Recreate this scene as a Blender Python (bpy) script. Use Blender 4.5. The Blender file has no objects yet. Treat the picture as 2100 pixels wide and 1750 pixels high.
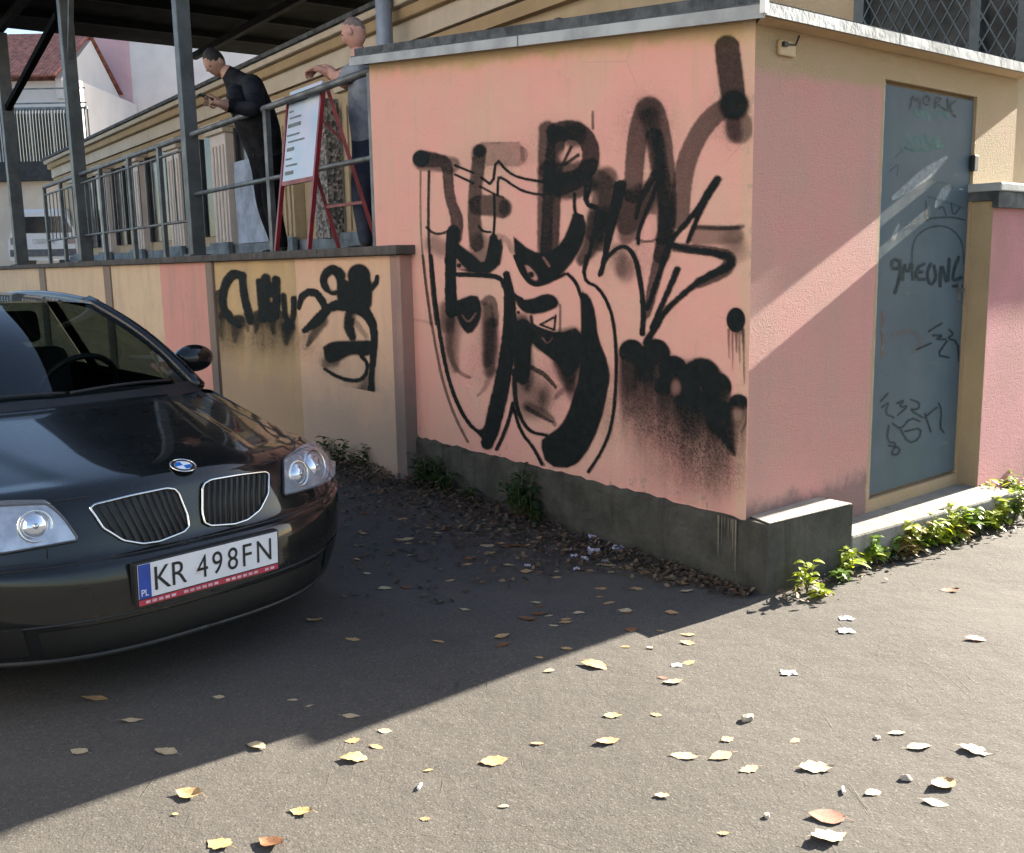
import bpy, bmesh, math, random
import numpy as np
from mathutils import Vector, Matrix
from mathutils.bvhtree import BVHTree
random.seed(7); rng = np.random.default_rng(7)
SC = bpy.context.scene
COL = SC.collection
V = Vector
# ------------------------------------------------------------------ camera (solved from the photograph's vanishing points)
PW, PH, FPX = 2100.0, 1750.0, 2038.9
PITCH, ROLL, CAMH = 0.16247, 0.01915, 1.3832
_cp, _sp = math.cos(PITCH), math.sin(PITCH)
FW = V((0, _cp, -_sp)); _rt = V((1, 0, 0)); _dn = V((0, -_sp, -_cp))
RT = _rt*math.cos(ROLL) + _dn*math.sin(ROLL)
DN = -_rt*math.sin(ROLL) + _dn*math.cos(ROLL)
EYE = V((0, 0, CAMH))
cd = bpy.data.cameras.new('camera'); cam = bpy.data.objects.new('camera', cd); COL.objects.link(cam)
cd.sensor_fit = 'HORIZONTAL'; cd.sensor_width = 36.0; cd.lens = 36.0*FPX/PW; cd.clip_start = 0.05; cd.clip_end = 3000
mw = Matrix.Identity(4)
for i in range(3):
    mw[i][0] = RT[i]; mw[i][1] = -DN[i]; mw[i][2] = -FW[i]; mw[i][3] = EYE[i]
cam.matrix_world = mw
SC.camera = cam
# ------------------------------------------------------------------ light
SUN_YAW, SUN_EL = math.radians(38.1), math.radians(23.8)       # direction TO the sun
to_sun = V((math.cos(SUN_EL)*math.cos(SUN_YAW), math.cos(SUN_EL)*math.sin(SUN_YAW), math.sin(SUN_EL)))
w = bpy.data.worlds.new('World'); SC.world = w; w.use_nodes = True
nt = w.node_tree; nt.nodes.clear()
sky = nt.nodes.new('ShaderNodeTexSky'); sky.sky_type = 'NISHITA'; sky.sun_disc = False
sky.sun_elevation = SUN_EL; sky.sun_rotation = math.pi/2 - SUN_YAW
sky.air_density = 1.0; sky.dust_density = 1.2; sky.ozone_density = 1.0
bg = nt.nodes.new('ShaderNodeBackground'); bg.inputs[1].default_value = 0.05
wo = nt.nodes.new('ShaderNodeOutputWorld')
nt.links.new(sky.outputs[0], bg.inputs[0]); nt.links.new(bg.outputs[0], wo.inputs[0])
sl = bpy.data.lights.new('sun', 'SUN'); sl.energy = 5.0; sl.angle = math.radians(0.53); sl.color = (1.0, 0.91, 0.77)
so = bpy.data.objects.new('sun', sl); COL.objects.link(so)
so.rotation_euler = (-to_sun).to_track_quat('-Z', 'Y').to_euler(); so.location = to_sun*30
vs = SC.view_settings; vs.view_transform = 'Standard'; vs.look = 'None'; vs.exposure = 2.78; vs.gamma = 1.0; vs.use_curve_mapping = False
# ------------------------------------------------------------------ frames
C0 = V((0.98496, 4.0964, 0)); YL, YR = 2.188923, 0.697722
LV = V((math.cos(YL), math.sin(YL), 0)); NL = V((-LV.y, LV.x, 0)); ZV = V((0, 0, 1))
RV = V((math.cos(YR), math.sin(YR), 0)); NR = V((RV.y, -RV.x, 0))
def FL(t, o, z): return C0 + LV*t + NL*o + ZV*z          # along the graffiti wall / terrace
def FR(r, o, z): return C0 + RV*r + NR*o + ZV*z          # along the door wall
PA = 0.8239; PC = V((-1.0323, 3.2355, 0)); CF = V((math.sin(PA), -math.cos(PA), 0)); CL = V((math.cos(PA), math.sin(PA), 0))
def FC(x, y, z): return PC + CF*x + CL*y + ZV*z          # car
def ray(u, v): return (FW + RT*((u-PW/2)/FPX) + DN*((v-PH/2)/FPX)).normalized()
def hit(u, v, p, n):
    d = ray(u, v); return EYE + d*((p-EYE).dot(n)/d.dot(n))
def gpt(u, v, z=0.0): return hit(u, v, V((0, 0, z)), ZV)
def lpt(u, v, o=0.0): return hit(u, v, C0+NL*o, NL)
def rpt(u, v, o=0.0): return hit(u, v, C0+NR*o, NR)
def ltz(u, v, o=0.0):
    p = lpt(u, v, o); return (p-C0).dot(LV), p.z
# ------------------------------------------------------------------ materials
class NT:
    def __init__(s, name):
        s.m = bpy.data.materials.new(name); s.m.use_nodes = True; s.t = s.m.node_tree; s.t.nodes.clear()
        s.out = s.n('ShaderNodeOutputMaterial'); s.b = s.n('ShaderNodeBsdfPrincipled'); s.l(s.b.outputs[0], s.out.inputs[0])
        s.tc = s.n('ShaderNodeTexCoord'); s.geo = s.n('ShaderNodeNewGeometry')
    def n(s, k): return s.t.nodes.new(k)
    def l(s, a, b): s.t.links.new(a, b)
    def set(s, sock, v):
        if hasattr(v, 'is_output'): s.l(v, sock)
        elif v is not None:
            if isinstance(v, (tuple, list)) and len(v) == 3 and sock.type == 'RGBA': v = (*v, 1)
            sock.default_value = v
    def noise(s, scale, detail=4, rough=.6, vec=None, dist=0):
        q = s.n('ShaderNodeTexNoise'); q.inputs['Scale'].default_value = scale; q.inputs['Detail'].default_value = detail
        q.inputs['Roughness'].default_value = rough; q.inputs['Distortion'].default_value = dist
        s.l(vec if vec is not None else s.tc.outputs['Object'], q.inputs['Vector']); return q.outputs['Fac']
    def voro(s, scale, feat='F1', vec=None, out='Distance'):
        q = s.n('ShaderNodeTexVoronoi'); q.feature = feat; q.inputs['Scale'].default_value = scale
        s.l(vec if vec is not None else s.tc.outputs['Object'], q.inputs['Vector']); return q.outputs[out]
    def ramp(s, fac, a, b, smooth=True):
        q = s.n('ShaderNodeMapRange'); q.interpolation_type = 'SMOOTHSTEP' if smooth else 'LINEAR'
        q.inputs[1].default_value = a; q.inputs[2].default_value = b; s.l(fac, q.inputs[0]); return q.outputs[0]
    def math(s, op, a, b=None):
        q = s.n('ShaderNodeMath'); q.operation = op; s.set(q.inputs[0], a)
        if b is not None: s.set(q.inputs[1], b)
        return q.outputs[0]
    def mix(s, fac, a, b, mode='MIX'):
        q = s.n('ShaderNodeMix'); q.data_type = 'RGBA'; q.blend_type = mode
        s.set(q.inputs[0], fac); s.set(q.inputs[6], a); s.set(q.inputs[7], b); return q.outputs[2]
    def dot(s, vec, const):          # dot(position - C0, const)
        sub = s.n('ShaderNodeVectorMath'); sub.operation = 'SUBTRACT'; s.l(s.geo.outputs['Position'], sub.inputs[0]); sub.inputs[1].default_value = C0
        q = s.n('ShaderNodeVectorMath'); q.operation = 'DOT_PRODUCT'; s.l(sub.outputs[0], q.inputs[0]); q.inputs[1].default_value = const; return q.outputs['Value']
    def mapping(s, scale, rot=(0, 0, 0)):
        q = s.n('ShaderNodeMapping'); q.inputs['Scale'].default_value = scale; q.inputs['Rotation'].default_value = rot
        s.l(s.tc.outputs['Object'], q.inputs[0]); return q.outputs[0]
    def bump(s, h, strength=.5, dist=.01):
        q = s.n('ShaderNodeBump'); q.inputs['Strength'].default_value = strength; q.inputs['Distance'].default_value = dist
        s.l(h, q.inputs['Height'])
        if s.b.inputs['Normal'].is_linked: s.l(s.b.inputs['Normal'].links[0].from_socket, q.inputs['Normal'])
        s.l(q.outputs[0], s.b.inputs['Normal'])
    def fin(s, col=None, rough=None, metal=None, coat=None, spec=None):
        b = s.b.inputs
        if col is not None: s.set(b['Base Color'], col)
        if rough is not None: s.set(b['Roughness'], rough)
        if metal is not None: s.set(b['Metallic'], metal)
        if coat is not None: b['Coat Weight'].default_value = coat; b['Coat Roughness'].default_value = .03
        if spec is not None: b['Specular IOR Level'].default_value = spec
        return s.m
MC = {}
def mat(name, col, rough=.7, metal=0., var=.15, scale=8., bump=0., bscale=60., coat=None, spec=None, col2=None):
    if name in MC: return MC[name]
    k = NT(name); f = k.ramp(k.noise(scale, 5), .3, .7)
    c2 = col2 if col2 else tuple(max(0, c*(1-var*2)) for c in col); c1 = col if col2 else tuple(c*(1+var*.6) for c in col)
    cc = k.mix(f, c1, c2)
    rr = k.math('MULTIPLY_ADD', f, .12); k.t.nodes[-1].inputs[2].default_value = rough-.06
    if bump: k.bump(k.noise(bscale, 4), bump, .01)
    MC[name] = k.fin(cc, rr, metal, coat, spec); return MC[name]
def attr_mat(name, rough=.7):
    k = NT(name); a = k.n('ShaderNodeAttribute'); a.attribute_name = 'col'; MC[name] = k.fin(a.outputs['Color'], rough); return k.m
# ------------------------------------------------------------------ mesh building
class B:
    def __init__(s): s.v = []; s.f = []; s.mi = []; s.cur = 0
    def add(s, vs_, fs):
        o = len(s.v); s.v.extend([V(q) for q in vs_]); s.f.extend([tuple(i+o for i in q) for q in fs]); s.mi.extend([s.cur]*len(fs)); return s
    def box(s, F, a0, a1, b0, b1, c0, c1):
        p = [F(a, b, c) for a in (a0, a1) for b in (b0, b1) for c in (c0, c1)]
        return s.add(p, [(0, 1, 3, 2), (4, 6, 7, 5), (0, 4, 5, 1), (2, 3, 7, 6), (0, 2, 6, 4), (1, 5, 7, 3)])
    def prism(s, poly, ext):
        n = len(poly); p = [V(q) for q in poly]+[V(q)+V(ext) for q in poly]
        return s.add(p, [tuple(range(n))[::-1], tuple(range(n, 2*n))]+[(i, (i+1) % n, n+(i+1) % n, n+i) for i in range(n)])
    def tube(s, pts, r, n=8, closed=False, cap=True):
        pts = [V(p) for p in pts]; m = len(pts); rs = r if isinstance(r, (list, tuple)) else [r]*m; o = []; prev = None
        for i, p in enumerate(pts):
            if closed: d = pts[(i+1) % m]-pts[i-1]
            else: d = pts[min(i+1, m-1)]-pts[max(i-1, 0)]
            d = d.normalized() if d.length > 1e-9 else V((0, 0, 1))
            if prev is None:
                a = V((0, 0, 1)) if abs(d.z) < .9 else V((1, 0, 0)); x = d.cross(a).normalized()
            else:
                x = (prev - d*prev.dot(d)); x = x.normalized() if x.length > 1e-6 else d.orthogonal().normalized()
            prev = x; y = d.cross(x)
            o.extend([p+(x*math.cos(2*math.pi*k/n)+y*math.sin(2*math.pi*k/n))*rs[i] for k in range(n)])
        fs = []
        for i in range(m if closed else m-1):
            j = (i+1) % m
            fs += [(i*n+k, i*n+(k+1) % n, j*n+(k+1) % n, j*n+k) for k in range(n)]
        if cap and not closed: fs += [tuple(range(n))[::-1], tuple(range((m-1)*n, m*n))]
        return s.add(o, fs)
    def bar(s, p, q, wx, wy, up=ZV):
        p = V(p); q = V(q); d = (q-p).normalized(); x = d.cross(V(up)); x = x.normalized() if x.length > 1e-6 else d.orthogonal().normalized(); y = x.cross(d)
        c = [(-1, -1), (1, -1), (1, 1), (-1, 1)]
        return s.add([e+x*a*wx/2+y*b*wy/2 for e in (p, q) for a, b in c], [(3, 2, 1, 0), (4, 5, 6, 7)]+[(i, (i+1) % 4, 4+(i+1) % 4, 4+i) for i in range(4)])
    def grid(s, P, closed_u=False):      # P[i][j] points
        nu, nv = len(P), len(P[0]); fs = []
        for i in range(nu if closed_u else nu-1):
            a = (i+1) % nu
            fs += [(i*nv+j, a*nv+j, a*nv+j+1, i*nv+j+1) for j in range(nv-1)]
        return s.add([q for row in P for q in row], fs)
    def ell(s, c, rx, ry, rz, nu=12, nv=8, M=None):
        P = []
        for i in range(nu):
            a = 2*math.pi*i/nu; row = []
            for j in range(nv+1):
                b = math.pi*j/nv - math.pi/2
                q = V((rx*math.cos(b)*math.cos(a), ry*math.cos(b)*math.sin(a), rz*math.sin(b)))
                row.append(V(c)+(M @ q if M is not None else q))
            P.append(row)
        return s.grid(P, True)
    def build(s, name, mats, parent=None, smooth=False, bevel=0, weld=False):
        me = bpy.data.meshes.new(name)
        Mi = MW[parent.name].inverted() if parent is not None else Matrix.Identity(4)
        me.from_pydata([Mi @ q for q in s.v], [], s.f); me.validate()
        mats = mats if isinstance(mats, (list, tuple)) else [mats]
        for m_ in mats: me.materials.append(m_)
        if len(mats) > 1 and len(me.polygons) == len(s.mi): me.polygons.foreach_set('material_index', s.mi)
        bm = bmesh.new(); bm.from_mesh(me)
        if weld: bmesh.ops.remove_doubles(bm, verts=bm.verts, dist=1e-5)
        bmesh.ops.recalc_face_normals(bm, faces=bm.faces); bm.to_mesh(me); bm.free()
        if smooth: me.polygons.foreach_set('use_smooth', [True]*len(me.polygons))
        o = bpy.data.objects.new(name, me); COL.objects.link(o)
        if parent is not None: o.parent = parent; MW[o.name] = MW[parent.name].copy()
        else: MW[o.name] = Matrix.Identity(4)
        if bevel:
            md = o.modifiers.new('bevel', 'BEVEL'); md.width = bevel; md.segments = 2; md.limit_method = 'ANGLE'
        return o
MW = {}
def tag(o, label=None, cat=None, group=None, kind=None):
    if label: o['label'] = label
    if cat: o['category'] = cat
    if group: o['group'] = group
    if kind: o['kind'] = kind
    return o
def thing(name, label, cat, loc, rotz=0., group=None):
    o = bpy.data.objects.new(name, None); o.empty_display_size = .1; COL.objects.link(o)
    o.location = loc; o.rotation_euler = (0, 0, rotz)
    MW[o.name] = Matrix.Translation(V(loc)) @ Matrix.Rotation(rotz, 4, 'Z')
    return tag(o, label, cat, group)
def single(b, name, mats, label, cat, loc, group=None, smooth=False, bevel=0, kind=None):   # a thing that is one mesh, origin at loc
    o = b.build(name, mats, None, smooth, bevel); o.data.transform(Matrix.Translation(-V(loc))); o.location = loc
    MW[o.name] = Matrix.Translation(V(loc)); return tag(o, label, cat, group, kind)
# ------------------------------------------------------------------ common materials
def stucco_mat(name, base_fn, bstr=.7):
    k = NT(name); c = base_fn(k)
    n1 = k.noise(140, 3, .7); n2 = k.noise(45, 3, .6); h = k.math('ADD', n1, k.math('MULTIPLY', n2, .7))
    k.bump(h, bstr, .012)
    n3 = k.noise(14, 2); k.bump(n3, .25, .01)
    MC[name] = k.fin(c, .92, spec=.15); return k.m
def left_paint(k):
    f = k.ramp(k.noise(2.2, 5, .65), .35, .68); c = k.mix(f, (.74, .375, .315), (.67, .41, .315))
    f2 = k.ramp(k.noise(9, 5, .7), .45, .8); c = k.mix(k.math('MULTIPLY', f2, .35), c, (.74, .39, .30))
    t = k.dot(None, LV)
    vec = k.mapping((14, 14, 1.1)); st = k.ramp(k.noise(1.0, 4, .6, vec), .52, .75)          # run-down stains
    c = k.mix(k.math('MULTIPLY', st, .35), c, (.56, .38, .25))
    ptc = k.ramp(k.noise(1.1, 3, .5), .55, .62); c = k.mix(k.math('MULTIPLY', ptc, .30), c, (.77, .335, .29)); gr = k.ramp(k.noise(3.7, 6, .75), .58, .75); c = k.mix(k.math('MULTIPLY', gr, .30), c, (.36, .27, .21))
    cvr = k.voro(1.3, 'DISTANCE_TO_EDGE', k.mapping((1, 1, 1))); ck = k.math('MULTIPLY', k.ramp(cvr, .004, .0008), k.ramp(k.noise(1.3, 3), .55, .62)); c = k.mix(k.math('MULTIPLY', ck, .25), c, (.3, .18, .14))
    z = k.dot(None, ZV); zr = k.math('SUBTRACT', z, k.math('MULTIPLY', t, .1125))
    edge = k.math('ADD', zr, k.math('MULTIPLY', k.noise(7, 4), .16)); c = k.mix(k.ramp(edge, 2.29, 2.37), c, (.52, .37, .20))
    ch = k.math('MULTIPLY', k.ramp(k.noise(16, 5, .6), .60, .64), k.math('MAXIMUM', k.ramp(t, .06, .0), k.ramp(z, .40, .29))); c = k.mix(k.math('MULTIPLY', ch, .8), c, (.30, .265, .23))
    cor = k.math('ADD', t, k.math('MULTIPLY', k.noise(5, 3), .03)); c = k.mix(k.math('MULTIPLY', k.ramp(cor, .10, .06), .5), c, (.60, .43, .29))
    return c
def right_paint(k):
    f = k.ramp(k.noise(2.5, 5, .6), .35, .7); c = k.mix(f, (.64, .315, .28), (.57, .335, .28))
    r = k.dot(None, RV); z = k.dot(None, ZV)
    be = k.mix(k.ramp(k.noise(6, 5), .35, .7), (.45, .34, .20), (.48, .34, .22))
    e1 = k.math('ADD', z, k.math('MULTIPLY', k.noise(6, 4), .12)); m1 = k.ramp(e1, 2.16, 2.22)
    e2 = k.math('ADD', r, k.math('MULTIPLY', k.noise(9, 4), .05)); m2 = k.ramp(e2, .965, .985)
    c = k.mix(k.math('MULTIPLY', k.ramp(k.noise(4.5, 6, .75), .55, .78), .30), c, (.42, .27, .23)); c = k.mix(k.math('MULTIPLY', k.ramp(k.noise(1.0, 5, .6, k.mapping((7, 7, .8))), .55, .75), .25), c, (.45, .31, .26))
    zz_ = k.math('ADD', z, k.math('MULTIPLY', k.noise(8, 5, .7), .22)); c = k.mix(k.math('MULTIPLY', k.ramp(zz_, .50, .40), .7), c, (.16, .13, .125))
    return k.mix(k.math('MAXIMUM', m1, m2), c, be)
def flat_paint(c1, c2, dirt=(.20, .18, .15), dz=.55):
    def fn(k):
        f = k.ramp(k.noise(2.4, 5, .65), .3, .7); c = k.mix(f, c1, c2)
        vec = k.mapping((5, 5, .7)); st = k.ramp(k.noise(1.0, 6, .7, vec), .45, .8); c = k.mix(k.math('MULTIPLY', st, .38), c, dirt); st2 = k.ramp(k.noise(6, 6, .75), .5, .75); c = k.mix(k.math('MULTIPLY', st2, .25), c, dirt)
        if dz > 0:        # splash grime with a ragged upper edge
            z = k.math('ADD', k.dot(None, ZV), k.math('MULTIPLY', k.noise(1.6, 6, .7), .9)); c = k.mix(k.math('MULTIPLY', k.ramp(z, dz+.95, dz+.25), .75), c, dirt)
        return c
    return fn
M_left = stucco_mat('stucco_salmon', left_paint, .45)
M_right = stucco_mat('stucco_pink_rough', right_paint, 1.0)
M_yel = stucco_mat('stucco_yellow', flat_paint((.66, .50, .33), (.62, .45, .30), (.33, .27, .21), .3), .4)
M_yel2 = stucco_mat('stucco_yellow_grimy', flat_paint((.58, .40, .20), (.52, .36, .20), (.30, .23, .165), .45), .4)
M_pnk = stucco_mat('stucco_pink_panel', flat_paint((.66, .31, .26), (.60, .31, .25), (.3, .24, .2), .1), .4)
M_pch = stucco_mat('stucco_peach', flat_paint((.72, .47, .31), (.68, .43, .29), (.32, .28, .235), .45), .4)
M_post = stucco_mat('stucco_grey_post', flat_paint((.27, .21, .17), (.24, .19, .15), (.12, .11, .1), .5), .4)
M_fac = stucco_mat('stucco_facade', flat_paint((.46, .37, .24), (.41, .32, .21), (.28, .23, .16), 0), .3)
M_pinkb = stucco_mat('stucco_boundary', lambda k: k.mix(k.ramp(k.noise(3, 5), .35, .65), (.58, .27, .28), (.50, .25, .24)), 1.0)
def concrete(name, c1, c2, moss=None, bs=.6):
    k = NT(name); f = k.ramp(k.noise(5, 6, .7), .3, .7); c = k.mix(f, c1, c2)
    vec = k.mapping((16, 16, 1.4)); st = k.ramp(k.noise(1.0, 5, .6, vec), .5, .72); c = k.mix(k.math('MULTIPLY', st, .45), c, tuple(q*.45 for q in c2))
    if moss: c = k.mix(k.math('MULTIPLY', k.ramp(k.noise(7, 5, .7), .5, .7), .6), c, moss)
    k.bump(k.noise(90, 5, .7), bs, .008); k.bump(k.noise(14, 4), .35, .02)
    MC[name] = k.fin(c, .93, spec=.2); return k.m
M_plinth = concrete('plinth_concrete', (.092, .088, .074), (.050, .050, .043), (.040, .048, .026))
M_kerb = concrete('kerb_concrete', (.32, .30, .255), (.22, .205, .18))
M_cap = concrete('cap_stone', (.12, .11, .10), (.07, .065, .06))
M_dkmetal = mat('dark_steel', (.035, .042, .045), .45, .5, .2, 5)
M_grmetal = mat('grey_steel', (.15, .165, .17), .5, .4, .2, 6)
M_zinc = mat('zinc_flashing', (.36, .38, .38), .6, .2, .14, 4, .2, 18)
M_slate = mat('roof_edge_felt', (.085, .095, .10), .85, 0, .3, 9, .5, 50)
M_black = mat('black_rubber', (.012, .012, .013), .6, 0, .1, 10)
M_red = mat('red_frame_paint', (.22, .015, .02), .4, 0, .15, 8)
# ------------------------------------------------------------------ ground
def asphalt():
    k = NT('asphalt')
    big = k.ramp(k.noise(.55, 6, .62), .3, .7); c = k.mix(big, (.084, .077, .068), (.064, .059, .053))
    mid = k.ramp(k.noise(4.5, 6, .68), .3, .75); c = k.mix(k.math('MULTIPLY', mid, .55), c, (.094, .086, .075))
    fine = k.ramp(k.noise(46, 5, .7), .35, .7); c = k.mix(k.math('MULTIPLY', fine, .40), c, (.055, .051, .046))
    sp = k.voro(210, 'F1', None, 'Color'); sep = k.n('ShaderNodeSeparateColor'); k.l(sp, sep.inputs[0])
    c = k.mix(k.math('MULTIPLY', k.ramp(sep.outputs[0], .86, .97), .45), c, (.17, .155, .135))
    c = k.mix(k.math('MULTIPLY', k.ramp(sep.outputs[1], .88, .97), .55), c, (.03, .028, .026))
    vec = k.mapping((30, 2.0, 1), (0, 0, .95)); scr = k.ramp(k.noise(1.0, 4, .6, vec), .60, .72); patch = k.ramp(k.noise(1.5, 3), .50, .60)
    sm_ = k.math('MULTIPLY', scr, patch); c = k.mix(k.math('MULTIPLY', sm_, .7), c, (.040, .037, .034))       # drag scratches
    oil = k.ramp(k.noise(1.9, 5, .6), .60, .72); c = k.mix(k.math('MULTIPLY', oil, .5), c, (.046, .043, .04)); tr_ = k.ramp(k.noise(.8, 4, .6, k.mapping((.35, 1.6, 1), (0, 0, -.7))), .48, .66); c = k.mix(k.math('MULTIPLY', tr_, .35), c, (.105, .097, .086))
    ox = k.n('ShaderNodeVectorMath'); ox.operation = 'ADD'; nz = k.n('ShaderNodeTexNoise'); nz.inputs['Scale'].default_value = 2.2; nz.inputs['Detail'].default_value = 4; k.l(k.tc.outputs['Object'], nz.inputs['Vector'])
    ms = k.n('ShaderNodeVectorMath'); ms.operation = 'SCALE'; ms.inputs['Scale'].default_value = .35; k.l(nz.outputs['Color'], ms.inputs[0]); k.l(k.tc.outputs['Object'], ox.inputs[0]); k.l(ms.outputs[0], ox.inputs[1])
    cr = k.voro(.75, 'DISTANCE_TO_EDGE', ox.outputs[0]); crk = k.math('MULTIPLY', k.ramp(cr, .004, .0008), k.ramp(k.noise(.8, 3), .46, .56)); c = k.mix(k.math('MULTIPLY', crk, .22), c, (.03, .028, .025))
    k.bump(k.voro(170), .22, .004); k.bump(k.noise(75, 5, .7), .28, .006); k.bump(k.noise(5, 4), .3, .03); k.bump(sm_, .5, .004); k.bump(k.math('SUBTRACT', 1.0, crk), .12, .004)
    return k.fin(c, .92, spec=.18)
M_asph = asphalt()
gb = B(); ext = 900.0
xs = [-ext, -40, -12]+[-8+.25*i for i in range(65)]+[12, 40, ext]; ys = [-ext, -40, -8]+[-2+.25*i for i in range(65)]+[20, 60, ext]
def gz(x, y):
    if -8 < x < 8 and -2 < y < 14: return .006*math.sin(x*1.7+.6)*math.sin(y*1.3)+.004*math.sin(x*3.9+y*2.3)-.004
    return 0.0
gb.grid([[V((x, y, gz(x, y))) for y in ys] for x in xs])
g_ = gb.build('ground', M_asph, None, True); tag(g_, 'worn grey asphalt yard in front of the pink shed', None, None, 'structure')
# ------------------------------------------------------------------ added unseen house behind the viewer's left; its sunlit front brightens the shaded walls
sh = thing('unseen_fill_house', 'plain grey three storey house added out of view to bounce sun onto the graffiti wall', 'house', FL(3, 11.5, 0), YL)
M_cream = mat('unseen_house_grey_render', (.26, .255, .265), .9, 0, .08, 1.2)
bb = B(); bb.box(FL, -9, 15, 11.5, 19, -.02, 9.5); bb.build('wall', M_cream, sh)
bb = B(); bb.add([FL(-9.4, 11.1, 9.502), FL(15.4, 11.1, 9.502), FL(15.4, 15.2, 12), FL(-9.4, 15.2, 12), FL(-9.4, 19.4, 9.502), FL(15.4, 19.4, 9.502)], [(0, 1, 2, 3), (3, 2, 5, 4), (0, 3, 4), (1, 5, 2), (0, 4, 5, 1)]); bb.build('roof', mat('unseen_house_roof_tile', (.30, .13, .09), .8, 0, .2, 5), sh)
for fl_ in range(3):
    for i in range(8):
        t_ = -7.6+i*2.8; z_ = 1.2+fl_*2.9
        bb = B(); bb.box(FL, t_, t_+1.1, 11.47, 11.498, z_, z_+1.5); wn = bb.build('window', mat('unseen_house_window_glass', (.03, .035, .04), .1, 0, .2, 2), sh)
        bb = B(); bb.box(FL, t_-.1, t_+1.2, 11.36, 11.499, z_-.1, z_-.002); bb.build('sill', mat('unseen_house_sill', (.5, .48, .44), .8), wn)
# ------------------------------------------------------------------ shed
ROOF0, ROOFS = 2.300, 0.1125
TW, RW = 3.217, 2.335
SHED_ROT = YR
shed = thing('utility_shed', 'salmon pink utility shed covered in black graffiti with a grey steel door', 'shed', FR(1.1, -1.2, 0), SHED_ROT)
D0, D1, DZ0, DZ1, DREC = .972, 1.872, .2113, 2.1815, .022
bL = FL(TW, 0, 0); bR = FR(RW, 0, 0); bB = bR + LV*TW
def top(p): return ROOF0 + ROOFS*(p-C0).dot(LV) + .02
b = B(); b.cur = 0
zb = .285
def q4(a, bb, z0, z1=None): return [V((a.x, a.y, z0)), V((bb.x, bb.y, z0)), V((bb.x, bb.y, z1 if z1 else top(bb))), V((a.x, a.y, z1 if z1 else top(a)))]
b.add(q4(C0, bL, zb), [(0, 1, 2, 3)])
b.cur = 1
P = lambda r, z, o=0: FR(r, o, z)
T = lambda r: top(FR(r, 0, 0))
zk = .10
b.add([P(0, zb), P(D0, zb), P(D0, T(D0)), P(0, T(0))], [(0, 1, 2, 3)])
b.add([P(D0, DZ1), P(D1, DZ1), P(D1, T(D1)), P(D0, T(D0))], [(0, 1, 2, 3)])
b.add([P(D1, zk), P(RW, zk), P(RW, T(RW)), P(D1, T(D1))], [(0, 1, 2, 3)])
b.add([P(D0, zk), P(D1, zk), P(D1, DZ0), P(D0, DZ0)], [(0, 1, 2, 3)])
b.add([P(D0-.35, zk), P(D0, zk), P(D0, zb), P(D0-.35, zb)], [(0, 1, 2, 3)])
rc = DREC+.02
for (r0, z0, r1, z1) in ((D0, DZ0, D0, DZ1), (D0, DZ1, D1, DZ1), (D1, DZ1, D1, DZ0), (D1, DZ0, D0, DZ0)):
    b.add([P(r0, z0), P(r1, z1), P(r1, z1, -rc), P(r0, z0, -rc)], [(0, 1, 2, 3)])
b.add([P(D0, DZ0, -rc), P(D1, DZ0, -rc), P(D1, DZ1, -rc), P(D0, DZ1, -rc)], [(0, 1, 2, 3)])
b.cur = 0
b.add(q4(bL, bB, zb), [(0, 1, 2, 3)]); b.add(q4(bR, bB, zk), [(0, 1, 2, 3)])
wall = b.build('wall', [M_left, M_right], shed)
# plinth: rough concrete base flush with the graffiti wall, proud of the door wall
def plinth_pt(s, z):       # s: metres along the path, graffiti side first
    j = .006*math.sin(s*23)+.005*math.sin(s*57+z*31)+.004*math.sin(z*90+s*11)
    if s <= 3.10: return FL(3.10-s-.1294*(s/3.10), .014+j, z)
    return None
b = B(); Pg = []
oc = FL(-.1294, .014, 0)
path = [(FL(2.95-(2.95+.1294)*i/60, .014, 0), NL) for i in range(61)]
end = FR(.535, .178, 0)
path += [(oc.lerp(end, i/12), NR) for i in range(1, 13)]
for i, (p, n) in enumerate(path):
    row = []
    for j in range(9):
        z = .2967*j/8 - .01*(j == 0); a = (.003*math.sin(i*1.1+j)+.003*math.sin(i*.37+j*.9)) if 0 < i < 58 else 0
        if j == 8 and i < 58: a += random.uniform(-.012, .006); z += random.uniform(-.012, .004)
        row.append(V((p.x, p.y, 0))+n*a+ZV*z)
    row.append(V((p.x, p.y, 0))-n*(.20 if i < 58 else .26)+ZV*(row[-1].z+.001))
    Pg.append(row)
b.grid(Pg)
e1 = Pg[-1]; b.add(e1+[V((e1[-1].x, e1[-1].y, -.01))], [tuple(range(len(e1)+1))])
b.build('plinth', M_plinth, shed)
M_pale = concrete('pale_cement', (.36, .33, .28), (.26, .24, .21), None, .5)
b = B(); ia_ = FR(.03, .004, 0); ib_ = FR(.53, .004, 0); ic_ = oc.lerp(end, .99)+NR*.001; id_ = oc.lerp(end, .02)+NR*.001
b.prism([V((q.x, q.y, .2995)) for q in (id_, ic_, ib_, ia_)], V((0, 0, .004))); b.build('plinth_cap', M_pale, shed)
b = B()          # splashes of old wall paint run down over the plinth corner
for q in range(7):
    s0 = .02+q*.018+random.uniform(-.006, .006); wd = random.uniform(.004, .012); ln = random.uniform(.05, .25)
    b.add([FL(s0, .030, .29), FL(s0+wd, .030, .29), FL(s0+wd*.6, .030, .29-ln), FL(s0+wd*.3, .030, .29-ln)], [(0, 1, 2, 3)])
b.build('paint_run', mat('old_beige_paint', (.20, .17, .13), .9, 0, .2, 20), shed)
b = B(); b.box(lambda r, o, z: FR(r, o+(.10*(r-.545) if o > 0 else 0), z), .545, 1.95, -.04, .172, -.01, .150); b.build('door_step', M_kerb, shed, bevel=.012)
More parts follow.
